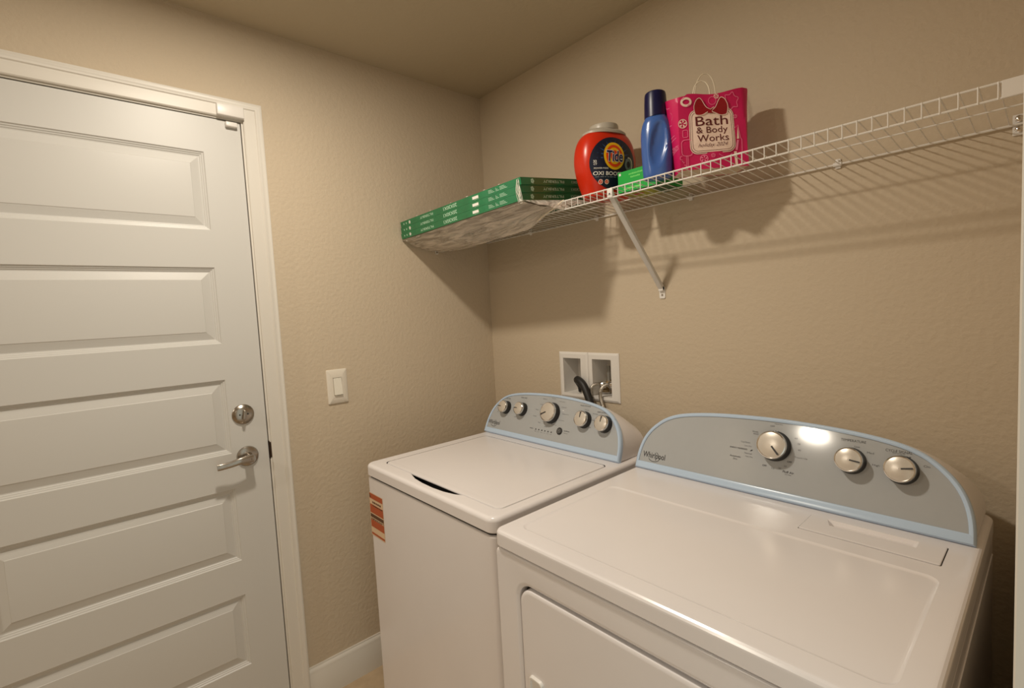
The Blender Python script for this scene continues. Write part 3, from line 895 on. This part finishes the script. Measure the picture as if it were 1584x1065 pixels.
# diagonal support brace
b = MB()
bx = 0.9160
pA, pB = Vector((bx, LY - 0.001, LZ - 0.014)), Vector((bx, -0.004, 1.440))
dv = (pB - pA).normalized(); nv = Vector((1, 0, 0)).cross(dv)
sec = [(-0.0085, 0.006), (-0.0085, -0.005), (-0.006, -0.0065), (0.006, -0.0065), (0.0085, -0.005), (0.0085, 0.006), (0.0065, 0.006), (0.0065, -0.0045), (-0.0065, -0.0045), (-0.0065, 0.006)]
b.loft([[p + Vector((u, 0, 0)) + nv * v for u, v in sec] for p in (pA, pB)])
br = part('support_brace', b, mat('white_painted_steel', (0.68, 0.66, 0.62, 1), 0.4), shelf)
b = MB(); b.box(bx - 0.0095, bx + 0.0095, LY - 0.0045, LY + 0.004, LZ - 0.0265, LZ + 0.001, 0.0015, 2); b.lathe([(0.003, 0), (0.002, 0.0015), (0, 0.0015)], 12, 1, Matrix(((1, 0, 0, bx), (0, 0, -1, LY - 0.0045), (0, 1, 0, LZ - 0.016), (0, 0, 0, 1)))); part('front_hook', b, [M_WHITEP, M_DARK], br)
b = MB(); b.loft([[(x, y, z) for x, z in rr(bx - 0.0105, bx + 0.0105, 1.4095, 1.450, 0.005, 4)] for y in (-0.0003, -0.0035)])
b.box(bx - 0.0085, bx + 0.0085, -0.014, -0.003, 1.434, 1.450, 0.0015, 1)
ft = part('wall_foot', b, M_WHITEP, br)
b = MB(); b.lathe([(0.0038, 0), (0.003, 0.002), (0, 0.002)], 14, 0, Matrix(((1, 0, 0, bx), (0, 0, -1, -0.0035), (0, 1, 0, 1.421), (0, 0, 0, 1)))); part('screw', b, M_NICKEL, br)

# ------------------------------------------------------------------ three shrink-wrapped air filters
FROOT = Vector((0.012, -0.456, 1.7095))
FYAW, FTIL, FROLL = math.radians(2.0), 0.12, 0.028
FL_, FD_, FT_ = 0.695, 0.395, 0.0222
ca, sa = math.cos(FYAW), math.sin(FYAW)
fX = Vector((ca, sa, 0.0)); fX.z = FROLL * ca + FTIL * sa; fX.normalize()
fY = Vector((-sa, ca, 0.0)); fY.z = FTIL * ca - FROLL * sa; fY = (fY - fX * fY.dot(fX)).normalized()
fZ = fX.cross(fY)
FR3 = Matrix((fX, fY, fZ)).transposed().to_4x4()
def filt(k, label):
    M = Matrix.Translation(FROOT + fZ * (FT_ + 0.0004) * k + fX * (0.005 * k - 0.003)) @ FR3
    t = thing('air_filter', label, 'air filter', M.translation, 0, 'shrink-wrapped air filters')
    t.matrix_basis = M
    b = MB()
    o = [(0, 0), (FL_, 0), (FL_, FD_), (0, FD_)]
    i_ = [(0.022, 0.022), (FL_ - 0.022, 0.022), (FL_ - 0.022, FD_ - 0.022), (0.022, FD_ - 0.022)]
    b.loft([[(x, y, z) for x, y in o] for z in (0.0, FT_)], False, False, True, 0, M)
    for z in (0.0, FT_):
        b.loft([[(x, y, z) for x, y in o], [(x, y, z) for x, y in i_], ], False, False, True, 0, M)
    b.loft([[(x, y, z) for x, y in i_] for z in (0.0, FT_)], False, False, True, 0, M)
    frm = part('cardboard_frame', b, M_GREEN, t)
    b = MB()
    n = 44
    for s in (0,):
        rowA, rowB = [], []
        for q in range(n + 1):
            x = 0.022 + (FL_ - 0.044) * q / n
            z = 0.002 if q % 2 else FT_ - 0.003
            rowA.append(M @ Vector((x, 0.022, z))); rowB.append(M @ Vector((x, FD_ - 0.022, z)))
        b.loft([rowA, rowB], False, False, False)
    part('pleated_media', b, M_PLEAT, t, 10)
    # upside-down lettering: reads when the box is turned over
    b = MB()
    f = lambda x, z: M @ Vector((x, -0.0004, z))
    zc = FT_ * 0.5
    text(b, 'FILTERBUY', 0.185, zc, 0.088, 0.0085, f, 0.006, 0, 0, PI)
    text(b, '20X30X1', 0.335, zc, 0.080, 0.0120, f, 0.010, 0, 0, PI)
    polyshape(b, [(0.462, zc - 0.0045), (0.494, zc - 0.0045), (0.494, zc + 0.0045), (0.462, zc + 0.0045)], f, 1)
    polyshape(b, [(0.470, zc - 0.0075), (0.494, zc - 0.0075), (0.494, zc - 0.0067), (0.470, zc - 0.0067)], f, 0)
    for q in range(3):
        z = zc - 0.004 + q * 0.004
        for x0, x1 in ((0.545, 0.574), (0.580, 0.596), (0.600, 0.634)):
            polyshape(b, [(x0, z), (x1 - 0.006 * q, z), (x1 - 0.006 * q, z + 0.0012), (x0, z + 0.0012)], f, 0)
    for q in range(5):
        a = 2 * PI * q / 5
        disc(b, 0.067 + 0.0036 * math.cos(a), zc + 0.0036 * math.sin(a), 0.0030, 0.0030, f, 1, 10, 1)
    for x in (0.022, 0.040):
        polyshape(b, [(x, zc - 0.003), (x + 0.005, zc - 0.003), (x + 0.005, zc + 0.003), (x, zc + 0.003)], f, 0)
    g = lambda y, z: M @ Vector((FL_ + 0.0004, y, z))
    text(b, 'FILTERBUY', 0.155, zc, 0.105, 0.0085, g, 0.006, 0, 0, PI)
    text(b, '20X30X1', 0.285, zc, 0.075, 0.0085, g, 0.006, 0, 0, PI)
    for q in range(5):
        a = 2 * PI * q / 5
        disc(b, 0.052 + 0.0046 * math.cos(a), zc + 0.0046 * math.sin(a), 0.0036, 0.0036, g, 0, 10, 1)
    add_print(frm, b, [M_PALEINK, M_PAPERW])
    return t
filt(0, 'flat green air filter box at the bottom of the stack of three on the shelf')
filt(1, 'flat green air filter box in the middle of the stack of three on the shelf')
filt(2, 'flat green air filter box on top of the stack of three on the shelf')

# loose plastic film bagged round the filters, sagging under them and over the shelf lip
t = thing('plastic_film', 'crumpled clear plastic film hanging under the green air filters', 'plastic film', FROOT)
random.seed(11)
def nz(x, y, s=1.0):
    return (math.sin(x * 41 + y * 23) + math.sin(x * 77 - y * 61 + 1.3) * 0.6 + math.sin(x * 131 + y * 97 + 2.1) * 0.35) * s
b = MB()
rows = []
NU, NV = 66, 22
for j in range(NV + 1):
    v = j / NV
    row = []
    for i in range(NU + 1):
        u = i / NU
        p0 = FROOT + fX * (FL_ * u) + fZ * (-0.0025) + fY * 0.0005            # front bottom edge of the stack
        yb = LY - 0.008 + 0.012 * math.sin(u * 9)
        xb = 0.006 + u * (0.735 - 0.006)
        e = max(0.0, min(1.0, (1.0 - u) / 0.22))
        zb = lz(xb) - LH - 0.014 + (1 - e) * 0.034 - 0.012 * math.sin(PI * min(1, u * 1.3)) - (0.022 if u < 0.75 else 0.022 * max(0, (0.9 - u) / 0.15))
        p1 = Vector((xb, yb, zb))
        p = p0.lerp(p1, v)
        p.z -= 0.016 * math.sin(PI * v) * (0.6 + 0.4 * math.sin(u * 7))
        k = math.sin(PI * min(1, v * 1.2)) if v < 0.83 else 0.4
        p.z += nz(u * 1.0, v * 0.7, 0.0016) * k
        p.x = max(p.x, 0.004)
        row.append(p)
    rows.append(row)
b.loft(rows, False, False, False)
skirt = part('film_skirt', b, M_FILM, t, 60)
# rolled hem of the film at the right end
b = MB()
hem = [FROOT + fX * (FL_ + 0.004) + fY * y - fZ * 0.003 for y in (0.25, 0.20)] 
edge = [r[-1] for r in rows]
b.tube(spline([Vector((0.748, LY - 0.018, LZ - 0.001)), Vector((0.735, LY - 0.022, LZ - 0.008)), Vector((0.705, LY - 0.024, LZ - 0.022)), Vector((0.66, LY - 0.024, LZ - 0.036)), Vector((0.62, LY - 0.015, LZ - 0.047))], 6), 0.0018, 6)
part('film_hem', b, mat('film_edge', rgb(240, 226, 200), 0.3), t)
# right-hand flap between the box end and the shelf lip
b = MB()
rows2 = []
for j in range(9):
    v = j / 8
    row = []
    for i in range(15):
        u = i / 14
        p0 = FROOT + fX * (FL_ + 0.002) + fY * (0.30 * u) - fZ * 0.001
        p1 = Vector((0.735 + 0.03 * u, LY - 0.010 + 0.15 * u, LZ + 0.005 - 0.034 * (1 - u) ** 2))
        p = p0.lerp(p1, v)
        p.z += nz(u * 0.5 + 0.3, v * 0.6, 0.0016) * math.sin(PI * v)
        row.append(p)
    rows2.append(row)
b.loft(rows2, False, False, False)
part('film_flap', b, M_FILM, t, 60)
# gathered folds up the front right corner, pale colour painting their glints
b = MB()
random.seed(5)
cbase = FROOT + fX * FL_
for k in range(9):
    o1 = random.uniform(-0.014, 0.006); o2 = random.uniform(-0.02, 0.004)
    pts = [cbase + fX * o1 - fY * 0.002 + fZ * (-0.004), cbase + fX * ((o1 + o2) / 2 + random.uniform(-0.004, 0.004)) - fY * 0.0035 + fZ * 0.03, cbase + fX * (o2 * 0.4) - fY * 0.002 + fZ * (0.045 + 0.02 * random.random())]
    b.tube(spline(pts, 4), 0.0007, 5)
for k in range(14):  # pale specks below the stack, glints of light put in as colour
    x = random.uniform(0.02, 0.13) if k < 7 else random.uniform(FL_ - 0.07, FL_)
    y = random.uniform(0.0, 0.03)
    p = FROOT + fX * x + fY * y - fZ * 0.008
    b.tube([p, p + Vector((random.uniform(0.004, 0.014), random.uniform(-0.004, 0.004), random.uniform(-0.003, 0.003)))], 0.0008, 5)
for k in range(7):  # painted highlights along the top front edge
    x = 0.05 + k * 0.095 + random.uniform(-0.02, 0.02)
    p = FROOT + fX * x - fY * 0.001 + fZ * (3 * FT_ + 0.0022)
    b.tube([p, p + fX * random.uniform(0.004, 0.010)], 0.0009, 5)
add_print(skirt, b, mat('painted_film_glints', rgb(235, 232, 220), 0.15, spec=0.8))

# ------------------------------------------------------------------ red tub of laundry pods
TA = math.radians(71)
Tloc = Vector((0.8745, -0.1800, 1.7415))
tub = thing('laundry_pod_tub', 'red-orange laundry pod tub with a dark round label and pale lid', 'detergent tub', Tloc, TA)
TM = Matrix.Translation(Tloc) @ Matrix.Rotation(TA, 4, 'Z')
TAX, TBX, TCX, TCY, TN = 0.1040, 0.062, 0.003, 0.063, 2.6
tprof = [(0.0, 0.70), (0.004, 0.745), (0.02, 0.80), (0.045, 0.885), (0.075, 0.960), (0.105, 1.0), (0.130, 0.995), (0.155, 0.955), (0.175, 0.885), (0.190, 0.790), (0.200, 0.690)]
def tscale(z):
    for (z0, s0), (z1, s1) in zip(tprof[:-1], tprof[1:]):
        if z <= z1:
            return s0 + (s1 - s0) * (z - z0) / (z1 - z0)
    return tprof[-1][1]
_tp = spline([(s, z, 0) for z, s in tprof], 3)
def tsmooth(z):
    for p, q in zip(_tp[:-1], _tp[1:]):
        if z <= q.y:
            return p.x + (q.x - p.x) * (z - p.y) / max(1e-9, q.y - p.y)
    return _tp[-1].x
def sup(a, bb, n, N=48):
    out = []
    for i in range(N):
        th = 2 * PI * i / N
        c, s = math.cos(th), math.sin(th)
        out.append((a * math.copysign(abs(c) ** (2 / n), c), bb * math.copysign(abs(s) ** (2 / n), s)))
    return out
b = MB()
base = sup(TAX, TBX, TN)
b.loft([[(TCX + x * s.x, TCY + y * (0.12 + 0.88 * s.x), s.y) for x, y in base] for s in _tp], True, True, True, 0, TM)
part('tub_body', b, M_TIDE, tub, 60)
b = MB()
b.loft([[(TCX + x * s, TCY + y * s, z) for x, y in sup(0.076, 0.054, 2.2)] for z, s in ((0.196, 1.0), (0.203, 0.985), (0.209, 0.88), (0.213, 0.78))], True, True, True, 0, TM)
b.lathe([(0.047, 0.211), (0.047, 0.2245), (0.0455, 0.2285), (0.042, 0.230), (0.0, 0.230)], 36, 0, TM @ Matrix.Translation((TCX, TCY, 0)))
part('lid', b, M_TLID, tub)
def tface(lay):
    def f(x, z):
        s = tsmooth(min(z, 0.2))
        u = min(0.999, abs((x - TCX) / (TAX * s)))
        y = TCY - TBX * (0.12 + 0.88 * s) * (1 - u ** TN) ** (1 / TN)
        return TM @ Vector((x, y - 0.0009 - 0.0004 * lay, z))
    return f
b = MB()
lc = (-0.004, 0.098)
disc(b, lc[0] + 0.002, lc[1], 0.0815, 0.0805, tface(0), 0, 40, 12)
for i in range(22):                      # burst rays
    a0 = 2 * PI * i / 22
    f = tface(1)
    r0, r1 = 0.040, 0.060 + 0.010 * (i % 3)
    if math.sin(a0) > -0.25:
        polyshape(b, [(lc[0] + r0 * math.cos(a0 - 0.05), 0.112 + r0 * math.sin(a0 - 0.05)), (lc[0] + min(r1, 0.062) * math.cos(a0), 0.112 + min(r1, 0.062) * math.sin(a0) * 0.95), (lc[0] + r0 * math.cos(a0 + 0.05), 0.112 + r0 * math.sin(a0 + 0.05))], f, 1)
cx, cz = -0.0035, 0.1190
disc(b, cx, cz, 0.0375, 0.0420, tface(2), 2, 36, 4)
disc(b, cx, cz, 0.0300, 0.0340, tface(3), 3, 36, 4)
disc(b, cx, cz, 0.0225, 0.0255, tface(4), 2, 36, 3)
disc(b, cx, cz, 0.0150, 0.0170, tface(5), 3, 36, 2)
for w, mi, lay, bo in ((0.0610, 4, 6, 0.055), (0.0580, 5, 7, 0.022)):
    text(b, 'Tide', cx + 0.001, cz - 0.001, w, 0.0335 if mi == 5 else 0.0365, tface(lay), bo, 0.12, mi)
text(b, 'OXI BOOST', -0.0235, 0.0655, 0.100, 0.0115, tface(3), 0.018, 0, 4)
text(b, 'POWER PODS', -0.0490, 0.0805, 0.045, 0.0045, tface(3), 0.012, 0, 4)
text(b, '32', -0.0690, 0.1010, 0.010, 0.0075, tface(3), 0.02, 0, 4)
text(b, 'CT', -0.0680, 0.0925, 0.010, 0.0050, tface(3), 0.02, 0, 4)
x = -0.067
random.seed(2)
while x < 0.0:
    l = random.uniform(0.005, 0.012)
    polyshape(b, [(x, 0.0540), (x + l, 0.0540), (x + l, 0.0562), (x, 0.0562)], tface(3), 6); x += l + 0.003
for xx in (-0.050, -0.030):
    disc(b, xx, 0.0405, 0.0072, 0.0075, tface(3), 4, 18, 1, 0.0058, 0.0060)
    disc(b, xx, 0.0405, 0.0058, 0.0060, tface(3), 3, 18, 2)
    stroke(b, [(xx - 0.002, 0.0375), (xx + 0.001, 0.0395), (xx - 0.0005, 0.0415), (xx + 0.0025, 0.0438)], 0.0014, tface(5), 4)
disc(b, 0.050, 0.0960, 0.0150, 0.0190, tface(3), 6, 24, 3, 0.0075, 0.0100)
stroke(b, [(0.052 + 0.014 * math.cos(math.radians(a)), 0.096 + 0.021 * math.sin(math.radians(a))) for a in range(-60, 110, 12)], 0.0035, tface(4), 4)
lb = flat('label', b, [M_NAVY, M_NAVY2, M_YEL, M_ORG, M_WINK, M_PURPLE, mat('slate_ink', rgb(120, 130, 140), 0.5)], tub)
lb['label'] = 'dark navy round label with a yellow and orange target logo'

# ------------------------------------------------------------------ green carton of dryer sheets
BXL = Vector((0.8885, -0.1900, 1.7400))
t = thing('dryer_sheet_carton', 'small bright green dryer sheet carton lying between the red tub and the blue bottle', 'carton', BXL)
BM = Matrix.Translation(BXL)
bw, bd, bh = 0.150, 0.118, 0.0625
b = MB()
c = [(0, 0), (bw, 0), (bw, bd), (0, bd)]
b.loft([[(x, y, z) for x, y in c] for z in (0, bh)], False, False, True, 0, BM)
b.poly([(x, y, bh) for x, y in c], 0, BM)
b.poly([(x, y, 0) for x, y in c], 1, BM)
crt = part('carton', b, [M_GBOX, M_YG], t)
b = MB()
f = lambda x, z: BM @ Vector((x, -0.0005, z))
M_LIME = mat('lime_print', rgb(120, 226, 110), 0.5)
random.seed(4)
for x0, x1, zc in ((0.040, 0.086, 0.0500), (0.046, 0.078, 0.0405)):
    x = x0
    while x < x1:
        l = random.uniform(0.0020, 0.0042)
        h = random.uniform(0.0018, 0.0028)
        polyshape(b, [(x, zc - 0.0025), (x + l, zc - 0.0025), (x + l, zc + h), (x, zc + h)], f, 1)
        x += l + 0.0014
polyshape(b, [(0.004, 0.0515), (0.011, 0.0515), (0.011, 0.0585), (0.004, 0.0585)], f, 0)
polyshape(b, [(0.093, 0.025), (0.101, 0.025), (0.101, 0.056), (0.093, 0.056)], f, 1)
polyshape(b, [(0.020, 0.006), (0.085, 0.006), (0.085, 0.012), (0.020, 0.012)], f, 1)
g = lambda x, y: BM @ Vector((x, y, -0.0005))
polyshape(b, [(0.105, 0.0), (bw, 0.0), (bw, bd), (0.085, bd)], g, 2)
polyshape(b, [(0.0, 0.0), (0.105, 0.0), (0.10, 0.022), (0.0, 0.018)], g, 2)
polyshape(b, [(0.012, 0.05), (0.050, 0.045), (0.055, 0.062), (0.018, 0.068)], g, 3)
add_print(crt, b, [M_WINK, M_LIME, M_GBOXD, M_PINKP])

# ------------------------------------------------------------------ blue softener bottle
BL = Vector((1.0480, -0.2260, 1.7430))
BA = math.radians(30)
t = thing('softener_bottle', 'blue fabric softener bottle with a navy cap, between the tub and the pink bag', 'bottle', BL, BA)
BMx = Matrix.Translation(BL) @ Matrix.Rotation(BA, 4, 'Z')
prof = [(0.0, 0.80), (0.004, 0.88), (0.015, 0.93), (0.05, 0.965), (0.09, 0.995), (0.125, 0.985), (0.148, 0.89), (0.162, 0.74), (0.170, 0.660), (0.182, 0.60)]
ps = spline([(s, z, 0) for z, s in prof], 4)
b = MB()
rings = []
NB = 56
for s in ps:
    z = s.y
    ring = []
    rnd = max(0.0, (z - 0.14) / 0.045)
    ax, ay = 0.0425 * s.x, (0.0340 * (0.2 + 0.8 * s.x)) * (1 - rnd) + 0.0425 * s.x * rnd
    ay = min(ay, 0.0340)
    for i in range(NB):
        th = 2 * PI * i / NB
        c, sn = math.cos(th), math.sin(th)
        x = ax * math.copysign(abs(c) ** 0.86, c); y = ay * math.copysign(abs(sn) ** 0.86, sn)
        # thumb recess on both broad faces
        u = (x - 0.005 - (z - 0.085) * 0.10) / 0.0230
        w = (z - 0.088) / 0.060
        d = u * u + w * w
        k = max(0.0, 1 - d) ** 0.6 if d < 1 else 0.0
        y -= math.copysign(0.0135 * k, y) if abs(sn) > 0.25 else 0
        ring.append((x, y, z))
    rings.append(ring)
b.loft(rings, True, True, True, 0, BMx)
part('bottle_body', b, M_BOTTLE, t, 60)
b = MB()
NR = 40
rings = []
for z, r in ((0.168, 0.0308), (0.174, 0.0310), (0.200, 0.0304), (0.226, 0.0290), (0.232, 0.0276), (0.2345, 0.0250)):
    ring = []
    for i in range(NR):
        th = 2 * PI * i / NR
        rb = r - (0.0005 if (i % 2 and 0.172 < z < 0.23) else 0)
        ring.append((rb * math.cos(th), rb * math.sin(th), z - (0.004 * (0.5 - 0.5 * math.cos(th)) if z < 0.18 else 0)))
    rings.append(ring)
b.loft(rings, True, True, True, 0, BMx)
part('cap', b, M_CAP, t)

# ------------------------------------------------------------------ pink paper gift bag
GA = math.radians(43)
GL = Vector((1.130, -0.2475, 1.7425))
bag = thing('paper_gift_bag', 'crimson pink paper shopping bag with a cream shop label and red bow print', 'shopping bag', GL, GA)
GM = Matrix.Translation(GL) @ Matrix.Rotation(GA, 4, 'Z')
GW, GH = 0.1760, 0.196
def gdisp(x, z):
    return 0.0014 * math.sin(x * 45 + z * 21) + 0.0009 * math.sin(x * 60 - z * 55 + 1.0)
def gtop(x):
    return GH + 0.0035 * math.sin(x * 40 + 0.5) + 0.006 * (x / GW) - (0.004 if x < 0.02 else 0)
def front(lay):
    def f(x, z):
        zz = z
        taper = 1.0 - 0.035 * (z / GH)
        xx = GW / 2 + (x - GW / 2) * 1.0 - 0.010 * (z / GH) * (x / GW)
        return GM @ Vector((xx, gdisp(x, z) + 0.012 * (z / GH) - 0.0015 - 0.00042 * lay, zz))
    return f
ff = front(-3.2)
b = MB()
def wall_grid(fn, nu, nv):
    rows = []
    for j in range(nv + 1):
        rows.append([fn(i / nu, j / nv) for i in range(nu + 1)])
    b.loft(rows, False, False, False)
def f_front(u, v):
    x = u * GW
    return ff(x, v * gtop(x))
BLc, BRc = Vector((-0.002, 0.078, 0)), Vector((0.166, 0.080, 0))
def side_pt(A, B, u, v, fold, hA, hB):
    p = A.lerp(B, u)
    n = Vector((B.y - A.y, -(B.x - A.x), 0)).normalized()
    p = p + n * (-fold * math.sin(PI * u) * (v ** 1.2))
    h = (hA + (hB - hA) * u)
    q = GM @ Vector((p.x - 0.014 * v * math.sin(PI * u / 2) * (1 if A.x == 0 else -0.4), p.y + 0.012 * v * (1 - u), v * h))
    return q
def f_left(u, v):
    if u == 0:
        return f_front(0, v)
    return side_pt(Vector((0, 0, 0)), BLc, u, v, 0.012, gtop(0), 0.205)
def f_right(u, v):
    if u == 0:
        return f_front(1, v)
    return side_pt(Vector((GW, 0, 0)), BRc, u, v, -0.015, gtop(GW), 0.200)
def f_back(u, v):
    p = BLc.lerp(BRc, u)
    return GM @ Vector((p.x - 0.014 * v * (1 - 1.4 * u), p.y + 0.002 * math.sin(u * 20 + v * 9) * math.sin(PI * u), v * (0.205 - 0.005 * u)))
wall_grid(f_front, 28, 22); wall_grid(f_left, 10, 22); wall_grid(f_right, 10, 22); wall_grid(f_back, 20, 12)
bod = part('bag_body', b, M_BAG, bag, 50)
b = MB()
b.fill([[GM @ Vector(p) for p in ((0.0, 0.0, 0.001), (GW, 0.0, 0.001), (BRc.x, BRc.y, 0.001), (BLc.x, BLc.y, 0.001))]])
bb = part('bag_base', b, M_BAGIN, bag); bb['label'] = 'plain pale paper base of the bag'
# printed artwork
b = MB()
L1, L2, L3 = front(1), front(2), front(3)
def grid_rr(x0, x1, z0, z1, r, lay, mi):
    pts = rr(x0, x1, z0, z1, r, 6)
    cxx, czz = (x0 + x1) / 2, (z0 + z1) / 2
    prev = None
    f = front(lay)
    for k in range(9):
        t_ = k / 8
        cur = [b.bm.verts.new(f(cxx + (x - cxx) * t_, czz + (z - czz) * t_)) for x, z in pts] if k else [b.bm.verts.new(f(cxx, czz))] * len(pts)
        if prev:
            for i in range(len(pts)):
                j = (i + 1) % len(pts)
                q = []
                for v in (prev[i], cur[i], cur[j], prev[j]):
                    if v not in q:
                        q.append(v)
                b.bm.faces.new(q).material_index = mi
        prev = cur
grid_rr(0.0270, 0.1460, 0.0400, 0.1565, 0.020, 1, 1)
grid_rr(0.0292, 0.1438, 0.0422, 0.1543, 0.018, 2, 4)
grid_rr(0.0305, 0.1425, 0.0435, 0.1530, 0.017, 3, 1)
stroke(b, rr(0.0345, 0.1385, 0.0475, 0.149, 0.014, 6), 0.0010, front(4), 4, True)
f5 = front(5)
text(b, 'Bath', 0.0870, 0.1250, 0.086, 0.0250, f5, 0.0, 0, 4)
text(b, '& Body', 0.0862, 0.0985, 0.083, 0.0215, f5, 0.0, 0, 4)
text(b, 'Works', 0.0875, 0.0795, 0.082, 0.0180, f5, 0.0, 0, 4)
text(b, 'holiday 2024', 0.0868, 0.0605, 0.078, 0.0125, f5, -0.008, 0.45, 4)
# bow
bowl = [(p.x, p.y) for p in spline([(0.0845, 0.1530, 0), (0.074, 0.163, 0), (0.0650, 0.180, 0), (0.0580, 0.1865, 0), (0.0490, 0.1815, 0), (0.0420, 0.166, 0), (0.0430, 0.150, 0), (0.0475, 0.1420, 0), (0.062, 0.1410, 0), (0.075, 0.1470, 0)], 5, True)]
bowr = [(2 * 0.0862 - x + 0.0015, z - 0.003) for x, z in bowl]
for sh in (bowl, bowr):
    polyshape(b, sh, front(6), 3)
    stroke(b, sh, 0.0016, front(7), 1, True)
polyshape(b, [(0.0775, 0.1450), (0.0935, 0.1440), (0.0935, 0.1580), (0.0775, 0.1580)], front(7), 3)
stroke(b, [(0.076, 0.160), (0.0855, 0.1545), (0.0955, 0.160)], 0.0014, front(8), 1)
def mint(x, z, r, mi=1):
    f = front(1)
    disc(b, x, z, r, r, f, mi, 24, 2, r * 0.84, r * 0.84)
    for k in range(5):
        a = 2 * PI * k / 5
        polyshape(b, [(x + r * 0.15 * math.cos(a), z + r * 0.15 * math.sin(a)), (x + r * 0.75 * math.cos(a - 0.2), z + r * 0.75 * math.sin(a - 0.2)), (x + r * 0.8 * math.cos(a + 0.45), z + r * 0.8 * math.sin(a + 0.45))], f, mi)
mint(0.0105, 0.1235, 0.0120); mint(0.0615, 0.0270, 0.0105, 0); mint(0.1045, 0.1885, 0.0065); mint(0.0850, 0.0335, 0.0055, 0); mint(0.1500, 0.1310, 0.0050, 0)
# candy, gingerbread star, lollipop, tree and small sweets drawn as outlines
f1 = front(1)
disc(b, 0.0215, 0.1790, 0.0155, 0.0125, f1, 1, 24, 2, 0.0095, 0.0065)
stroke(b, [(0.0105, 0.187), (0.0165, 0.192)], 0.003, front(2), 5); stroke(b, [(0.025, 0.168), (0.031, 0.172)], 0.003, front(2), 5)
star = [(0.1430 + (0.0205 if k % 2 == 0 else 0.0145) * math.cos(PI * k / 6 + 0.3), 0.1720 + (0.0235 if k % 2 == 0 else 0.0165) * math.sin(PI * k / 6 + 0.3)) for k in range(12)]
stroke(b, [(p.x, p.y) for p in spline([(x, z, 0) for x, z in star], 4, True)], 0.0015, f1, 0, True)
stroke(b, [(p.x, p.y) for p in spline([(0.093 + 0.010 * math.cos(a), 0.178 + 0.0105 * math.sin(a), 0) for a in [2 * PI * k / 7 for k in range(7)]], 4, True)], 0.0012, f1, 0, True)
stroke(b, rr(0.0050, 0.0330, 0.0380, 0.0800, 0.009, 5), 0.0016, f1, 0, True)
stroke(b, [(0.0165, 0.038), (0.0165, 0.008)], 0.0015, f1, 0); stroke(b, [(0.0205, 0.038), (0.0205, 0.008)], 0.0015, f1, 0)
stroke(b, rr(0.0095, 0.0225, 0.0870, 0.1060, 0.003, 3), 0.0013, f1, 0, True)
stroke(b, [(0.1400, 0.0960), (0.1550, 0.1080), (0.1592, 0.0750), (0.1625, 0.0700), (0.1610, 0.0400)], 0.0016, f1, 0)
polyshape(b, [(0.1545, 0.1055), (0.1560, 0.0725), (0.1500, 0.0725)], f1, 1)
polyshape(b, [(0.1500, 0.0700), (0.1550, 0.0690), (0.1500, 0.0430), (0.1440, 0.0440)], f1, 0)
polyshape(b, [(0.1400, 0.0400), (0.1470, 0.0400), (0.1470, 0.0020), (0.1405, 0.0020)], f1, 1)
stroke(b, [(0.100, 0.036), (0.120, 0.022), (0.135, 0.036)], 0.0015, f1, 0)
for k in range(5):
    disc(b, 0.006 + 0.003 * k, 0.024 - 0.005 * k + 0.002 * (k % 2), 0.0016, 0.0016, f1, 0, 8, 1)
stroke(b, [(0.0035 + 0.004 * math.cos(a), 0.033 + 0.005 * math.sin(a)) for a in [math.radians(q) for q in range(60, 330, 30)]], 0.0016, f1, 0)
add_print(bod, b, [M_BAGPINK, M_BAGWHITE, M_BAGPINK, M_BAGRED, M_BAGBROWN, M_BAGPINK])
# printing on the left gusset
b = MB()
def gus(x, z):
    u = min(0.98, max(0.02, x))
    q = f_left(u, z / 0.2)
    n = (GM.to_3x3() @ Vector((-0.88, -0.48, 0))).normalized()
    return q + n * 0.0007
def gt(s, x, z, w, h):
    text(b, s, x, z, w, h, lambda p, q: gus(1 - p, q), 0.01, 0, 0)
gt('SCENTS', 0.62, 0.066, 0.62, 0.012)
for z, x0 in ((0.096, 0.30), (0.088, 0.38), (0.055, 0.42)):
    stroke(b, [(1 - x0 - 0.55 * k / 6, z + 0.0012 * k) for k in range(6)], 0.0016, gus, 0)
stroke(b, [(0.55 + 0.26 * math.cos(2 * PI * k / 14) * (1 + 0.3 * (k % 2)), 0.155 + 0.024 * math.sin(2 * PI * k / 14) * (1 + 0.25 * (k % 2))) for k in range(14)], 0.0014, gus, 0, True)
stroke(b, rr(0.70, 0.95, 0.105, 0.130, 0.002, 2), 0.003, gus, 0, True)
add_print(bod, b, M_BAGPINK)
def handle(x0, x1, y, z0, ht, lean):
    pts = []
    for k in range(17):
        a = PI * k / 16
        xm = (x0 + x1) / 2 + lean * math.sin(a)
        pts.append(GM @ Vector((xm - (x1 - x0) / 2 * math.cos(a), y + 0.006 * math.sin(a), z0 + ht * math.sin(a) ** 0.75)))
    pts = [GM @ Vector((x0, y, z0 - 0.035))] + pts + [GM @ Vector((x1, y, z0 - 0.035))]
    b = MB(); b.tube(pts, 0.0015, 8); part('handle', b, M_CORD, bag)
handle(0.0420, 0.0850, 0.0180, 0.192, 0.0440, 0.002)
handle(0.0600, 0.1170, 0.0700, 0.192, 0.0850, 0.003)
